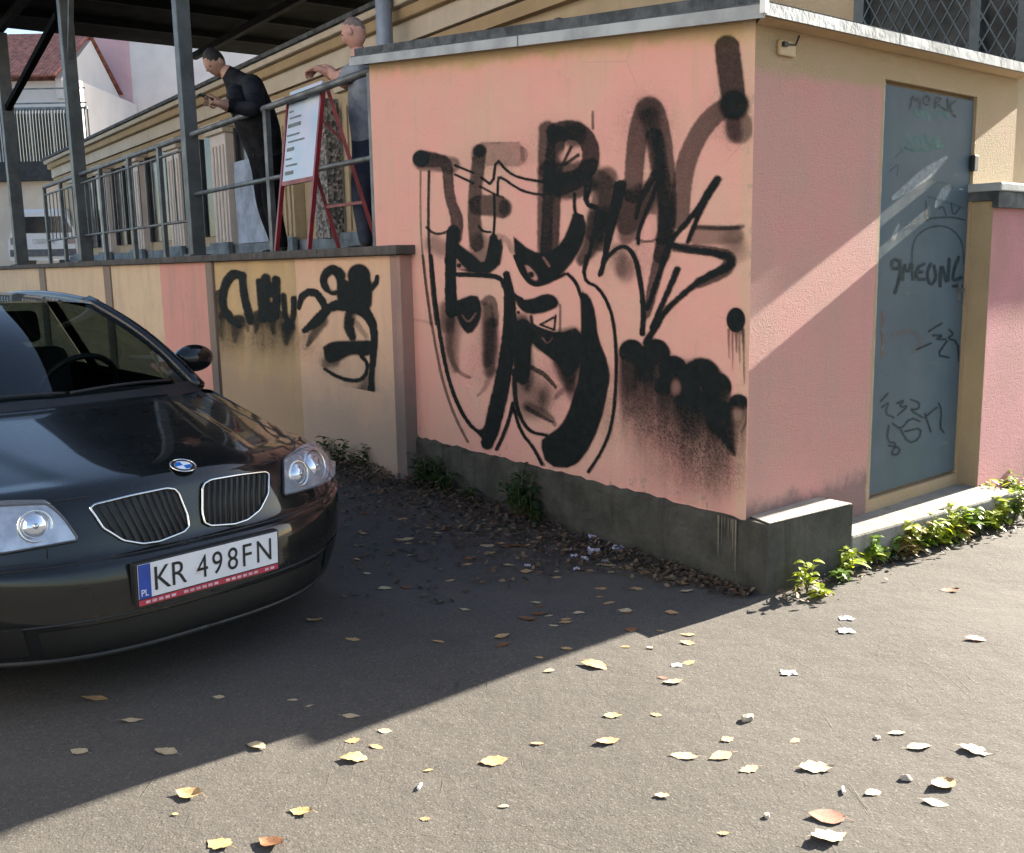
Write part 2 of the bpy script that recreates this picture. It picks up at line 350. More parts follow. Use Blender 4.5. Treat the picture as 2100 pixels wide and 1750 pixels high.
# roof
pc = C0+NL*.08+NR*.10; pl = C0+NL*.08+LV*(TW+.10); pr = C0+NR*.10+RV*(RW+.02); pb = pr+LV*(TW+.2)
def zr(p, d): return V((p.x, p.y, ROOF0 + ROOFS*(p-C0).dot(LV)+d))
b = B()
cor = [pl, pc, pr, pb]
b.add([zr(p, .012) for p in cor]+[zr(p, .055) for p in cor], [(3, 2, 1, 0), (4, 5, 6, 7)]+[(i, (i+1) % 4, 4+(i+1) % 4, 4+i) for i in range(4)])
cor2 = [pl-NL*.03, pc-NL*.03-NR*.16, pr-NR*.16, pb-NR*.16]
b.add([zr(p, .057) for p in cor2]+[zr(p, .105) for p in cor2], [(3, 2, 1, 0), (4, 5, 6, 7)]+[(i, (i+1) % 4, 4+(i+1) % 4, 4+i) for i in range(4)])
roof = b.build('roof', M_slate, shed)
def flash(p0, p1, n, z0, z1, seams, name):
    edges = [0]+seams+[1]
    for a, c in zip(edges[:-1], edges[1:]):
        q0 = p0.lerp(p1, a+.0015); q1 = p0.lerp(p1, c-.0015); bb = B()
        o1 = n*.012
        vs_ = [zr(q0, z0), zr(q1, z0), zr(q1, z1), zr(q0, z1)]
        bb.add([x+n*.003 for x in vs_]+[x+o1 for x in vs_], [(0, 1, 2, 3), (7, 6, 5, 4)]+[(i, (i+1) % 4, 4+(i+1) % 4, 4+i) for i in range(4)])
        bb.build(name, M_zinc, roof)
pcl = pc+NR*.014
flash(pl, pcl, NL, -.004, .046, [.54], 'flashing')
flash(pc, pr, NR, .006, .052, [.40], 'flashing')
b = B(); b.bar(zr(pc+NL*.016+NR*.016, .01), zr(pc+NL*.016+NR*.016, .085), .024, .024); b.build('corner_cap', mat('white_cap', (.75, .75, .72), .5), roof)
# soffit boards under the eaves of the door side
b = B()
b.add([zr(C0+NR*.004, -.008), zr(bR+NR*.004, -.008), zr(pr-NR*.004, .006), zr(pc-NR*.004, .006)], [(0, 1, 2, 3)])
b.build('soffit', stucco_mat('stucco_soffit', flat_paint((.44, .32, .18), (.40, .27, .16), (.25, .2, .14), 0), .3), roof)
# door
M_door = NT('door_grey_paint'); k = M_door
f = k.ramp(k.noise(3, 5), .3, .7); c = k.mix(f, (.088, .116, .132), (.068, .094, .108)); r = k.dot(None, RV); z = k.dot(None, ZV)
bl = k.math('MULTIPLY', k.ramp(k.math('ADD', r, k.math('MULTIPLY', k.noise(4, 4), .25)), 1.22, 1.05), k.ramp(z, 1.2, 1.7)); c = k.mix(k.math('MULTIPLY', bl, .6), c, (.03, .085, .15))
gr_ = k.ramp(k.noise(6, 5, .7), .55, .75); c = k.mix(k.math('MULTIPLY', gr_, .4), c, (.06, .105, .085))
vec = k.mapping((2, 2, 14), (0, .75, 0)); sc_ = k.ramp(k.noise(1.4, 4, .6, k.mapping((3, 3, 20), (.5, .2, 0))), .66, .74); c = k.mix(k.math('MULTIPLY', sc_, .35), c, (.18, .2, .2))
k.bump(k.noise(3, 3), .15, .02); k.bump(k.noise(120, 4), .12, .003)
rust = k.ramp(k.noise(9, 6, .7), .66, .74); c = k.mix(k.math('MULTIPLY', rust, .5), c, (.10, .055, .03)); c = k.mix(k.math('MULTIPLY', k.ramp(k.noise(2.2, 4), .55, .7), .4), c, (.07, .115, .11)); c = k.mix(k.math('MULTIPLY', k.ramp(k.noise(3.1, 4, .6, k.mapping((1.3, 1.3, .6))), .6, .72), .45), c, (.12, .10, .13))
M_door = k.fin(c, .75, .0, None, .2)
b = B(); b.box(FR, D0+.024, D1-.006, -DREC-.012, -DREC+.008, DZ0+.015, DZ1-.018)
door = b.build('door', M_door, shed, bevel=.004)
b = B(); b.box(FR, D0+.001, D0+.014, -.022, -.004, DZ0+.004, DZ1-.004); b.build('door_jamb', mat('pale_jamb', (.42, .30, .27), .7, 0, .2, 14), shed)
b = B(); b.box(FR, D1-.03, D1+.012, -.006, .020, 1.81, 1.89); b.build('door_hinge', M_dkmetal, shed, bevel=.004)
b = B(); b.box(FR, D1-.08, D1-.05, -.013, -.006, 1.15, 1.24); b.tube([FR(D1-.065, -.006, 1.20), FR(D1-.065, .018, 1.20)], .009); b.build('door_lock', M_grmetal, door)
b = B(); b.box(FR, .14, .25, .001, .018, 2.19, 2.25); jb = b.build('junction_box', mat('beige_plastic', (.45, .33, .18), .6, 0, .1, 9), shed, bevel=.006)
b = B(); b.box(FR, .15, .175, .019, .032, 2.222, 2.240); b.tube([FR(.176, .025, 2.232), FR(.24, .022, 2.238), FR(.28, .010, 2.28)], .004); b.build('cable_gland', M_black, jb)
# ------------------------------------------------------------------ neighbouring boundary wall (right of the door)
bw = thing('boundary_wall', 'pink roughcast boundary wall with metal coping beside the steel door', 'wall', FR(3.4, .07, 0), SHED_ROT)
b = B(); b.box(FR, D1+.012, 6.5, -.25, .110, -.02, 1.655); b.cur = 1; b.box(FR, D1+.008, D1+.013, -.2, .1095, -.02, 1.6545); b.build('wall', [M_pinkb, stucco_mat('stucco_ochre_end', flat_paint((.42, .32, .18), (.36, .27, .16), (.2, .17, .13), .15), .5)], bw)
b = B(); b.box(FR, D1-.012, 6.5, .111, .145, 1.62, 1.70); b.box(FR, D1-.012, 6.5, -.3, .110, 1.657, 1.70); b.build('coping_bed', M_slate, bw)
b = B(); b.box(FR, D1-.02, 6.5, -.3, .158, 1.702, 1.745); b.build('coping', M_zinc, bw, bevel=.006)
# ------------------------------------------------------------------ graffiti: spray paint film, opacity evaluated stroke by stroke
def sd_seg(X, Y, p, q):
    dx, dy = q[0]-p[0], q[1]-p[1]; L2 = dx*dx+dy*dy+1e-9
    t = np.clip(((X-p[0])*dx+(Y-p[1])*dy)/L2, 0, 1); return np.hypot(X-p[0]-t*dx, Y-p[1]-t*dy), t
def smooth(pts, n=3):
    pts = [tuple(p) for p in pts]
    for _ in range(n):
        if len(pts) < 3: break
        q = [pts[0]]
        for a, c in zip(pts[:-1], pts[1:]):
            q += [tuple(.75*x+.25*y for x, y in zip(a, c)), tuple(.25*x+.75*y for x, y in zip(a, c))]
        pts = q+[pts[-1]]
    return pts
class Spray:
    def __init__(s, X, Y): s.X, s.Y = X, Y; s.a = np.zeros_like(X); s.nz = .5*vnoise(X, Y, .16, 11)+.5*vnoise(X, Y, .5, 12); s.gr = vnoise(X, Y, 1.1, 21)
    def comb(s, m, op, erase=False, sel=None):
        A = s.a if sel is None else s.a[sel]
        A2 = A*(1-m*op) if erase else 1-(1-A)*(1-m*op)
        if sel is None: s.a = A2
        else: s.a[sel] = A2
    def line(s, cs, pts, wd, op=.97, soft=.25, erase=False, sm=3, hol=None):
        if hol is None: hol = .36 if (op < .9 and soft < .3) else 0
        if not erase and op > .9: wd = [q_*(.84 if q_ < 60 else .95) for q_ in wd] if isinstance(wd, (list, tuple)) else wd*(.84 if wd < 60 else .95)
        elif not erase: op *= .90
        # cs: (ox, oy, scale); widths in the same design units
        ox, oy, k = cs
        ww = wd if isinstance(wd, (list, tuple)) else [wd]*len(pts)
        pts = smooth([(ox+x*k, oy+y*k, w_*k/2) for (x, y), w_ in zip(pts, ww)], sm)
        mw_ = max(p[2] for p in pts)*(1+soft)+3
        x0 = min(p[0] for p in pts)-mw_; x1 = max(p[0] for p in pts)+mw_; y0 = min(p[1] for p in pts)-mw_; y1 = max(p[1] for p in pts)+mw_
        sel = np.where((s.X > x0) & (s.X < x1) & (s.Y > y0) & (s.Y < y1))
        if not len(sel[0]): return
        X, Y = s.X[sel], s.Y[sel]; m = np.zeros_like(X)
        for p, q in zip(pts[:-1], pts[1:]):
            d, t = sd_seg(X, Y, p, q); r = p[2]+(q[2]-p[2])*t; sf = np.maximum(r*soft*2, 2.0)
            dj = d+(s.nz[sel]-.5)*np.minimum(r*.5, 3.2); mm = np.clip((r+sf*.5-dj)/sf, 0, 1); m = np.maximum(m, mm*(1-hol*np.clip(1-(d/np.maximum(r, .1))**2, 0, 1)))
        m = m*m*(3-2*m); s.comb(m, op, erase, sel)
    def puff(s, cs, x, y, r, ln, op=.96):          # round hard top, spray fading downwards in streaks
        ox, oy, k = cs; cx, cy = ox+x*k, oy+y*k; r *= k; dx = (s.X-cx)/r; dy = (s.Y-cy)/r; st = vnoise(s.X, s.Y*.12, .22, int(x))
        d = np.hypot(dx, dy); m1 = np.clip((1.06-d+(s.nz-.5)*.08)/.14, 0, 1)
        fade = np.exp(-np.maximum(dy, 0)/(ln*(.75+.5*st))); side = np.clip((1.08-np.abs(dx))/.35, 0, 1)
        m = np.where(dy < .15, m1, np.maximum(m1*fade, side*fade*.95)); m = m*(1-.28*s.gr*(m < .8)); s.comb(np.clip(m, 0, 1), op)
    def mist(s, cs, x, y, rx, ry, op):              # speckled overspray
        ox, oy, k = cs; q = np.exp(-(((s.X-ox-x*k)/(rx*k))**2+((s.Y-oy-y*k)/(ry*k))**2)); s.comb(np.clip(q*(.35+1.3*(s.gr > .55)*s.gr), 0, 1), op)
    def dot(s, cs, x, y, r, op=.97, soft=.25, ry=None, erase=False):
        ox, oy, k = cs; cx, cy = ox+x*k, oy+y*k; r *= k; ry = (ry*k if ry else r)
        d = np.hypot((s.X-cx)/r, (s.Y-cy)/ry); m = np.clip((1+soft-d)/(2*soft), 0, 1); m = m*m*(3-2*m); s.comb(m, op, erase)
    def poly(s, cs, pts, op=.97, erase=False, sm=2, blur=2.0):
        ox, oy, k = cs; pts = [(ox+x*k, oy+y*k) for x, y in pts]; pts = smooth(pts+[pts[0]], sm)
        ins = np.zeros(s.X.shape, bool); dmin = np.full(s.X.shape, 1e9)
        x0 = min(p[0] for p in pts)-6; x1 = max(p[0] for p in pts)+6; y0 = min(p[1] for p in pts)-6; y1 = max(p[1] for p in pts)+6
        sel = np.where((s.X > x0) & (s.X < x1) & (s.Y > y0) & (s.Y < y1)); X, Y = s.X[sel], s.Y[sel]
        ins = np.zeros(X.shape, bool); dmin = np.full(X.shape, 1e9)
        for p, q in zip(pts, pts[1:]+pts[:1]):
            c_ = ((p[1] > Y) != (q[1] > Y)) & (X < (q[0]-p[0])*(Y-p[1])/(q[1]-p[1]+1e-12)+p[0]); ins ^= c_
            d, _t = sd_seg(X, Y, p, q); dmin = np.minimum(dmin, d)
        sd = np.where(ins, dmin, -dmin); m = np.clip((sd+blur)/(2*blur), 0, 1); s.comb(m, op, erase, sel)
def vnoise(X, Y, sc, seed):
    r = np.random.default_rng(seed); g = r.random((260, 260)); x = (X*sc) % 255; y = (Y*sc) % 255
    i = x.astype(int); j = y.astype(int); fx = x-i; fy = y-j; fx = fx*fx*(3-2*fx); fy = fy*fy*(3-2*fy)
    return (g[i, j]*(1-fx)+g[i+1, j]*fx)*(1-fy)+(g[i, j+1]*(1-fx)+g[i+1, j+1]*fx)*fy
def proj_np(P):          # design (photograph) coordinates of wall points: used once, to trace the drawing onto its wall
    d = P-np.array(EYE); zz = d@np.array(FW); return PW/2+FPX*(d@np.array(RT))/zz, PH/2+FPX*(d@np.array(DN))/zz
def spray_sheet(name, F, a0, a1, z0, z1, off, step, draw, parent, color=(.008, .0105, .0105), rough=.75):
    na, nz = int((a1-a0)/step)+1, int((z1-z0)/step)+1
    A, Zz = np.meshgrid(np.linspace(a0, a1, na), np.linspace(z0, z1, nz), indexing='ij')
    o = np.array(F(0, off, 0)); ea = np.array(F(1, off, 0))-o
    P = o[None, None]+A[..., None]*ea+Zz[..., None]*np.array([0, 0, 1.0])
    X, Y = proj_np(P); sp_ = Spray(X, Y); draw(sp_); al = sp_.a
    al = np.clip(al*(.93+.14*vnoise(X, Y, .35, 3))-.05*vnoise(X, Y, .9, 5)*(al < .9), 0, 1)
    q = np.maximum.reduce([al[:-1, :-1], al[1:, :-1], al[:-1, 1:], al[1:, 1:]]) > .012
    idx = np.arange(na*nz).reshape(na, nz)
    fa = np.stack([idx[:-1, :-1], idx[1:, :-1], idx[1:, 1:], idx[:-1, 1:]], -1)[q]
    used = np.unique(fa); rm = np.full(na*nz, -1); rm[used] = np.arange(len(used)); fa = rm[fa]
    Pv = P.reshape(-1, 3)[used]; av = al.reshape(-1)[used]
    Mi = np.array(MW[parent.name].inverted()); Pv = Pv@Mi[:3, :3].T+Mi[:3, 3]
    me = bpy.data.meshes.new(name); me.vertices.add(len(Pv)); me.vertices.foreach_set('co', Pv.ravel())
    me.loops.add(fa.size); me.loops.foreach_set('vertex_index', fa.ravel()); me.polygons.add(len(fa))
    me.polygons.foreach_set('loop_start', np.arange(len(fa))*4); me.update(calc_edges=True)
    at = me.attributes.new('paint', 'FLOAT', 'POINT'); at.data.foreach_set('value', av.astype(np.float32))
    mn = 'spray_'+name+str(round(color[1]*1000))
    if mn not in MC:
        k = NT(mn); at_ = k.n('ShaderNodeAttribute'); at_.attribute_name = 'paint'
        k.fin(k.mix(k.ramp(k.noise(30, 4), .3, .7), color, tuple(c_*1.7 for c_ in color)), rough, spec=.12)
        k.bump(k.noise(140, 3, .7), .4, .01)
        tr = k.n('ShaderNodeBsdfTransparent'); mx = k.n('ShaderNodeMixShader'); k.l(at_.outputs['Fac'], mx.inputs[0]); k.l(tr.outputs[0], mx.inputs[1]); k.l(k.b.outputs[0], mx.inputs[2]); k.l(mx.outputs[0], k.out.inputs[0]); MC[mn] = k.m
    me.materials.append(MC[mn])
    ob = bpy.data.objects.new(name, me); COL.objects.link(ob); ob.parent = parent; MW[ob.name] = MW[parent.name].copy(); return ob
CA = (718.4, 27.6, .42106); CB = (718.4, 525.0, .42106); C2 = (829.0, 276.3, .22105)
def draw_main(s):
    L = s.line; D = s.dot; G = s.poly
    # --- wide translucent letter strokes
    L(C2, [(160, 225), (300, 235), (400, 260), (405, 450), (430, 620), (500, 800), (470, 960)], [150, 130, 105, 95, 95, 115, 120], .82, .18)
    D(C2, 155, 222, 78, .95, .15)
    L(C2, [(455, 900), (430, 1100), (425, 1300), (430, 1500), (440, 1640)], [130, 110, 105, 110, 120], .95, .12)
    L(C2, [(700, 160), (670, 400), (650, 600), (650, 850), (670, 1020)], [120, 125, 120, 125, 130], .80, .2); D(C2, 700, 150, 62, .7, .2)
    L(C2, [(720, 185), (900, 185), (1040, 190)], 210, .33, .12, sm=0); L(C2, [(720, 78), (1060, 75)], 16, .45); L(C2, [(1090, 130), (1100, 230)], 40, .3, .5)
    L(C2, [(690, 655), (800, 655), (905, 680)], 190, .72, .15); D(C2, 925, 680, 50, .6, .3, 80)
    L(C2, [(700, 1000), (690, 1120)], 170, .5, .5)
    L(CA, [(1005, 590), (985, 800), (975, 1000), (970, 1160)], [90, 90, 88, 92], .85, .14)
    L(CA, [(1000, 580), (1090, 560), (1165, 620), (1175, 720), (1130, 800), (1020, 835)], [95, 95, 85, 85, 90, 110], .88, .12)
    D(CA, 1090, 590, 60, .6, .3); L(CA, [(990, 830), (1060, 860), (1150, 830)], [110, 110, 100], .8, .25)
    D(CA, 1063, 700, 47, .9, .35, 38, True); L(CA, [(1035, 735), (1075, 650)], 14, .9); L(CA, [(1045, 735), (1110, 690)], 16, .9)
    L(CA, [(1180, 800), (1240, 830), (1265, 900), (1250, 1000), (1215, 1110)], [100, 105, 105, 110, 100], .62, .18)
    L(CA, [(1180, 480), (1180, 560)], 12, .75)
    L(CA, [(1375, 880), (1385, 700), (1405, 560), (1455, 430), (1505, 540), (1530, 700), (1545, 880), (1540, 1060), (1515, 1180)], [90, 92, 100, 110, 100, 90, 90, 90, 80], .70, .13)
    L(CA, [(1455, 500), (1490, 640), (1510, 800)], [90, 60, 60], .55, .35); D(CA, 1450, 470, 60, .4, .5)
    L(CA, [(1605, 1010), (1610, 850), (1640, 700), (1710, 560), (1790, 475), (1880, 440)], [92, 95, 95, 95, 95, 110], .66, .12)
    L(CA, [(1835, 165), (1845, 260), (1862, 390)], [120, 125, 118], .86, .12); D(CA, 1868, 445, 72, .80, .2); D(CA, 1895, 555, 66, .45, .15, 80); L(CA, [(1850, 450), (1870, 590)], 80, .5, .4)
    L(CA, [(1690, 1085), (1870, 1080)], 90, .42, .3); L(CA, [(1690, 1045), (1800, 1050), (1890, 1045)], 18, .45, .5); D(CA, 1860, 1110, 60, .22, .4)
    D(CA, 1340, 1240, 46, .30, .4, 70)
    # black mass between the letters
    G(CA, [(1300, 840), (1400, 870), (1470, 840), (1500, 740), (1560, 900), (1570, 1050), (1545, 1130), (1480, 1120), (1440, 960), (1400, 1060), (1330, 1090), (1290, 1040)], .5)
    G(CA, [(1490, 980), (1500, 1100), (1400, 1110), (1400, 1060), (1440, 975)], .85, True)
    L(CA, [(1210, 1000), (1180, 1120), (1130, 1200)], [110, 90, 60], .75, .4); L(CA, [(1255, 960), (1230, 1100)], 60, .5, .4)
    # --- left face outline
    L(C2, [(150, 340), (148, 800), (165, 1100), (195, 1400), (245, 1760)], 16, .65); L(C2, [(228, 340), (220, 800), (232, 1100), (258, 1480), (295, 1760)], 24, .9)
    L(C2, [(205, 860), (280, 930), (400, 905), (455, 850)], 24, .9); L(C2, [(260, 1010), (350, 1060)], 160, .38, .6)
    L(C2, [(470, 285), (640, 355)], 26, .95, sm=0); L(C2, [(470, 370), (640, 450)], 26, .95, sm=0)
    L(C2, [(715, 400), (820, 475), (850, 215), (950, 340), (1060, 400), (1290, 440)], 28, .95, sm=1)
    L(C2, [(865, 560), (868, 400), (900, 395), (1050, 500), (1150, 540), (1290, 560)], 28, .93, sm=1); L(C2, [(700, 480), (850, 560), (920, 585)], 22, .9); L(C2, [(835, 560), (838, 800), (825, 940)], 26, .97)
    L(C2, [(690, 850), (730, 900), (800, 905)], 24, .95)
    G(C2, [(500, 1010), (640, 1120), (735, 1205), (770, 1080), (800, 900), (870, 940), (880, 1100), (840, 1280), (640, 1290), (560, 1200), (430, 1090), (430, 1000)], .97, sm=1)
    L(C2, [(470, 1290), (700, 1295), (880, 1310), (930, 1400)], [30, 30, 40, 60], .97); L(C2, [(458, 1110), (462, 1200), (470, 1280)], 20, .95)
    L(C2, [(470, 1120), (620, 1260)], 18, .95); D(C2, 518, 1215, 30, .97, .2)
    L(C2, [(880, 940), (960, 985), (1000, 1080)], [60, 60, 50], .3, .5)
    # right eye and beak
    G(CA, [(795, 1088), (880, 1160), (960, 1170), (1030, 1120), (1075, 1010), (1085, 965), (1135, 985), (1150, 1050), (1125, 1140), (1060, 1240), (985, 1310), (910, 1332), (860, 1312), (818, 1250), (800, 1180)], .97, sm=1)
    G(CA, [(848, 1228), (868, 1225), (918, 1285), (905, 1308), (875, 1290)], .75, True); D(CA, 880, 1272, 14, .9); L(CA, [(940, 1190), (968, 1230)], 14, .5, .4, True)
    L(CA, [(1092, 880), (1090, 980), (1130, 990)], 18, .95); L(CA, [(1172, 830), (1145, 935), (1205, 955), (1216, 1000), (1200, 1060)], 17, .97, sm=1); L(CA, [(1195, 1050), (1155, 1200), (1135, 1260)], 20, .95)
    # sharp black tag over the letters
    L(CA, [(1300, 830), (1260, 1000), (1235, 1200), (1213, 1275)], [30, 24, 20, 22], .97); L(CA, [(1213, 1272), (1250, 1180), (1325, 1125), (1380, 1165), (1410, 1280), (1428, 1440), (1422, 1560)], [22, 22, 24, 26, 30, 30, 34], .97)
    L(CA, [(1495, 830), (1440, 970), (1400, 1070), (1402, 1120)], 22, .95); L(CA, [(1390, 1098), (1440, 1116), (1505, 1100)], 13, .7)
    L(CA, [(1788, 808), (1740, 880), (1690, 960), (1600, 1060), (1560, 1110), (1530, 1190), (1490, 1310), (1446, 1440)], [46, 46, 32, 28, 30, 34, 28, 26], .97); L(CA, [(1775, 830), (1720, 920), (1680, 1020), (1644, 1110)], [40, 38, 26, 26], .97)
    L(CA, [(1550, 1125), (1650, 1152), (1770, 1165), (1855, 1188), (1850, 1232), (1780, 1262), (1700, 1302), (1600, 1385), (1530, 1450), (1480, 1540), (1440, 1600)], [34, 34, 36, 44, 50, 44, 36, 32, 32, 36, 40], .97, sm=2)
    L(CA, [(1592, 1248), (1555, 1335), (1512, 1430), (1470, 1530)], [38, 34, 28, 30], .97)
    # --- lower half: two long ovals
    L(CB, [(352, 0), (375, 200), (410, 420), (450, 620), (510, 790), (572, 905)], 13, .75); L(CB, [(392, 0), (412, 220), (442, 430), (482, 620), (540, 765), (600, 845), (650, 870)], 22, .95)
    L(CB, [(760, 100), (770, 250), (772, 400), (750, 560), (722, 700), (695, 810), (672, 895)], [36, 54, 70, 78, 84, 84, 60], .97, .15)
    G(CB, [(600, 840), (640, 850), (690, 790), (740, 800), (710, 900), (680, 918), (650, 905)], .95)
    L(CB, [(500, 92), (620, 96), (740, 106), (770, 180)], 20, .97)
    G(CB, [(508, 222), (612, 182), (640, 240), (632, 320), (580, 388), (542, 352), (515, 290)], .95, sm=1); L(CB, [(545, 290), (575, 330), (610, 280)], 10, .45, .4, True)
    L(CB, [(650, 225), (680, 200), (702, 235), (704, 330)], [30, 34, 34, 40], .6, .4); L(CB, [(685, 330), (690, 450), (678, 560)], [60, 70, 60], .62, .5); L(CB, [(690, 560), (660, 640), (620, 680)], [40, 26, 12], .3, .6)
    L(CB, [(490, 320), (478, 430), (492, 510), (530, 570), (580, 592)], [50, 34, 24, 22, 16], .42, .5); L(CB, [(470, 250), (470, 340)], 70, .55, .5)
    L(CB, [(258, 305), (320, 312), (395, 328)], 14, .22)
    G(CB, [(1118, 178), (1162, 186), (1196, 285), (1202, 420), (1252, 520), (1266, 600), (1236, 700), (1202, 790), (1192, 870), (1140, 965), (1080, 1032), (955, 1020), (922, 905), (962, 872), (1022, 832), (1062, 760), (1086, 680), (1112, 600), (1122, 500), (1128, 400)], .96, sm=1)
    G(CB, [(792, 330), (850, 300), (890, 342), (1012, 380), (1128, 342), (1130, 520), (1062, 600), (1010, 520), (960, 490), (905, 440), (880, 420), (878, 560), (850, 640), (795, 600)], .92, sm=1)
    L(CB, [(1010, 480), (1040, 560), (1075, 640)], [70, 80, 60], .7, .6)
    G(CB, [(800, 205), (870, 216), (950, 182), (1000, 196), (1020, 242), (950, 276), (870, 286), (820, 256)], .97, sm=1)
    L(CB, [(1150, 0), (1135, 80), (1150, 130), (1200, 146), (1252, 222), (1282, 320), (1296, 480), (1290, 700), (1268, 850), (1220, 960), (1160, 1050)], 19, .96)
    L(CB, [(1058, 88), (1100, 128), (1126, 205)], 20, .95); L(CB, [(800, 0), (832, 82), (872, 132), (912, 146), (980, 120), (1045, 88)], 18, .95); L(CB, [(755, 115), (782, 182), (835, 212)], 20, .95)
    L(CB, [(1022, 240), (1020, 380)], 12, .7); L(CB, [(1000, 290), (992, 360), (925, 335), (990, 300)], 12, .95, sm=0); L(CB, [(880, 295), (885, 345), (1010, 385)], 16, .9)
    L(CB, [(935, 400), (960, 432), (985, 398)], 10, .4, .4, True); D(CB, 818, 275, 8, .9)
    L(CB, [(880, 542), (950, 580), (1000, 640)], [22, 24, 14], .85); L(CB, [(860, 740), (930, 785), (985, 810)], [22, 18, 10], .75); L(CB, [(800, 560), (800, 700), (832, 800), (880, 862), (955, 872)], [30, 26, 22, 20, 18], .92)
    L(CB, [(850, 640), (880, 720)], 150, .42, .6); D(CB, 935, 690, 20, .3, .6, 40); L(CB, [(1085, 680), (1050, 640), (1000, 690)], [60, 40, 20], .4, .6)
    L(CB, [(792, 720), (772, 800), (742, 880), (712, 942)], 22, .95); L(CB, [(795, 740), (830, 860), (890, 930), (932, 1015)], 19, .95); L(CB, [(805, 800), (850, 890), (905, 950), (945, 1020)], 10, .6)
    # dot with drips
    D(CB, 1877, 312, 45, 1, .08, 60)
    for x, y, w_ in ((1842, 500, 9), (1860, 560, 7), (1878, 470, 12), (1893, 520, 8), (1908, 430, 10), (1915, 620, 9)): L(CB, [(x, 360), (x+1, (360+y)/2), (x+3, y)], [w_*1.6, w_, w_*.5], .55, .4)
    CX = (820.1, 266.4, .7565)
    G(CX, [(135, 300), (190, 345), (235, 372), (255, 300), (282, 296), (268, 388), (160, 386), (132, 350)], .9, sm=1); G(CX, [(150, 345), (178, 378), (152, 378)], .8, True, sm=0); D(CX, 160, 368, 6, .95)
    L(CX, [(142, 290), (138, 380), (140, 475)], [34, 28, 32], .93, .2); L(CX, [(288, 392), (300, 450), (302, 560), (286, 650), (266, 745), (236, 850)], [22, 32, 38, 42, 46, 40], .95, .12)
    G(CX, [(303, 508), (330, 498), (350, 505), (352, 580), (362, 660), (350, 720), (325, 690), (308, 620)], .66, blur=7.0); G(CX, [(425, 548), (490, 528), (497, 650), (470, 700), (446, 690), (425, 630), (396, 588)], .72, blur=7.0)
    G(CX, [(352, 540), (400, 590), (440, 560), (420, 600), (395, 606), (360, 590)], .7, blur=4.0)
    G(CX, [(495, 438), (520, 470), (535, 560), (567, 640), (557, 750), (522, 850), (472, 917), (400, 912), (383, 850), (432, 817), (468, 760), (487, 680), (490, 560)], .95, sm=1)
    L(CX, [(236, 480), (242, 540), (238, 630)], [26, 42, 30], .70, .5); L(CX, [(150, 500), (138, 590), (150, 650)], [50, 36, 20], .40, .7); D(CX, 395, 720, 16, .3, .7, 34); L(CX, [(345, 750), (400, 770), (420, 800)], [26, 22, 10], .5, .6)
    L(CX, [(600, 150), (572, 270), (545, 390)], [34, 22, 14], .95, .2); G(CX, [(588, 172), (640, 150), (690, 128), (700, 200), (655, 240), (640, 300), (598, 318), (585, 250)], .5, blur=5.0)
    L(CX, [(690, 20), (706, 120), (728, 240), (700, 370), (668, 500)], [50, 48, 44, 36, 22], .80, .2); L(CX, [(640, 240), (650, 190), (690, 120)], [10, 14, 22], .9); L(CX, [(505, 150), (500, 200), (540, 212), (530, 250)], 13, .95, sm=1)
    L(CX, [(560, 130), (545, 200), (520, 280)], [60, 56, 40], .6, .3); L(CX, [(590, 330), (600, 380)], [40, 34], .3, .6)
    L(CX, [(400, 0), (395, 160), (392, 320)], [48, 44, 40], .75, .2); L(CX, [(400, 110), (470, 120), (520, 95)], [50, 56, 40], .7, .3); L(CX, [(60, 85), (140, 95)], [50, 44], .6, .25)
    L(CX, [(810, 262), (880, 268), (930, 262)], [10, 12, 10], .6, .5); D(CX, 915, 330, 30, .25, .6); L(CX, [(745, 318), (870, 332), (900, 352), (880, 385), (810, 415)], [24, 28, 36, 34, 28], .8, .2)
    # row of rounded black puffs fading downwards
    G(CX, [(592, 612), (640, 580), (715, 590), (745, 630), (800, 630), (885, 660), (893, 740), (860, 770), (800, 730), (750, 720), (700, 690), (650, 700), (600, 740)], .50, blur=11.0)
    L(CX, [(640, 680), (625, 760)], [110, 40], .35, .8); L(CX, [(770, 720), (800, 800)], [150, 60], .35, .8); D(CX, 745, 690, 16, .6, .7, 26, True); L(CX, [(650, 690), (652, 830)], [16, 30], .6, .6, True); L(CX, [(850, 760), (880, 810), (905, 880)], [90, 60, 10], .75, .5)
    for x, y, r, ln in ((1368, 468, 62, 3.2), (1430, 510, 56, 3.2), (1485, 475, 72, 3.2), (1572, 555, 70, 3.0), (1640, 610, 66, 2.6), (1708, 592, 96, 2.4), (1785, 640, 72, 2.8), (1890, 722, 50, 2.4), (1800, 770, 66, 2.0), (1650, 700, 70, 1.6), (1540, 640, 60, 1.8)): s.puff(CB, x, y, r, ln)
    D(CB, 1585, 640, 24, .55, .6, 40, True); D(CB, 1880, 770, 26, .45, .6, 30, True); L(CB, [(1935, 705), (1938, 790), (1905, 860)], [16, 14, 8], .6, .5); L(CB, [(1760, 800), (1820, 880), (1868, 960)], [60, 34, 8], .8, .5)
    for x, y, rx, ry, op in ((1400, 740, 110, 130, .45), (1560, 830, 140, 130, .45), (1700, 880, 140, 150, .45), (1830, 900, 90, 140, .40), (1650, 1040, 180, 110, .22), (1800, 1080, 120, 90, .25), (1250, 760, 40, 200, .2), (950, 640, 90, 160, .25), (640, 480, 70, 160, .2), (480, 420, 50, 150, .22)): s.mist(CB, x, y, rx, ry, op)
    for x, y, rx, ry, op in ((1000, 640, 160, 120, .18), (1440, 560, 150, 170, .2), (1850, 500, 110, 150, .22), (700, 720, 160, 90, .15), (1350, 1180, 160, 120, .22)): s.mist(CA, x, y, rx, ry, op)
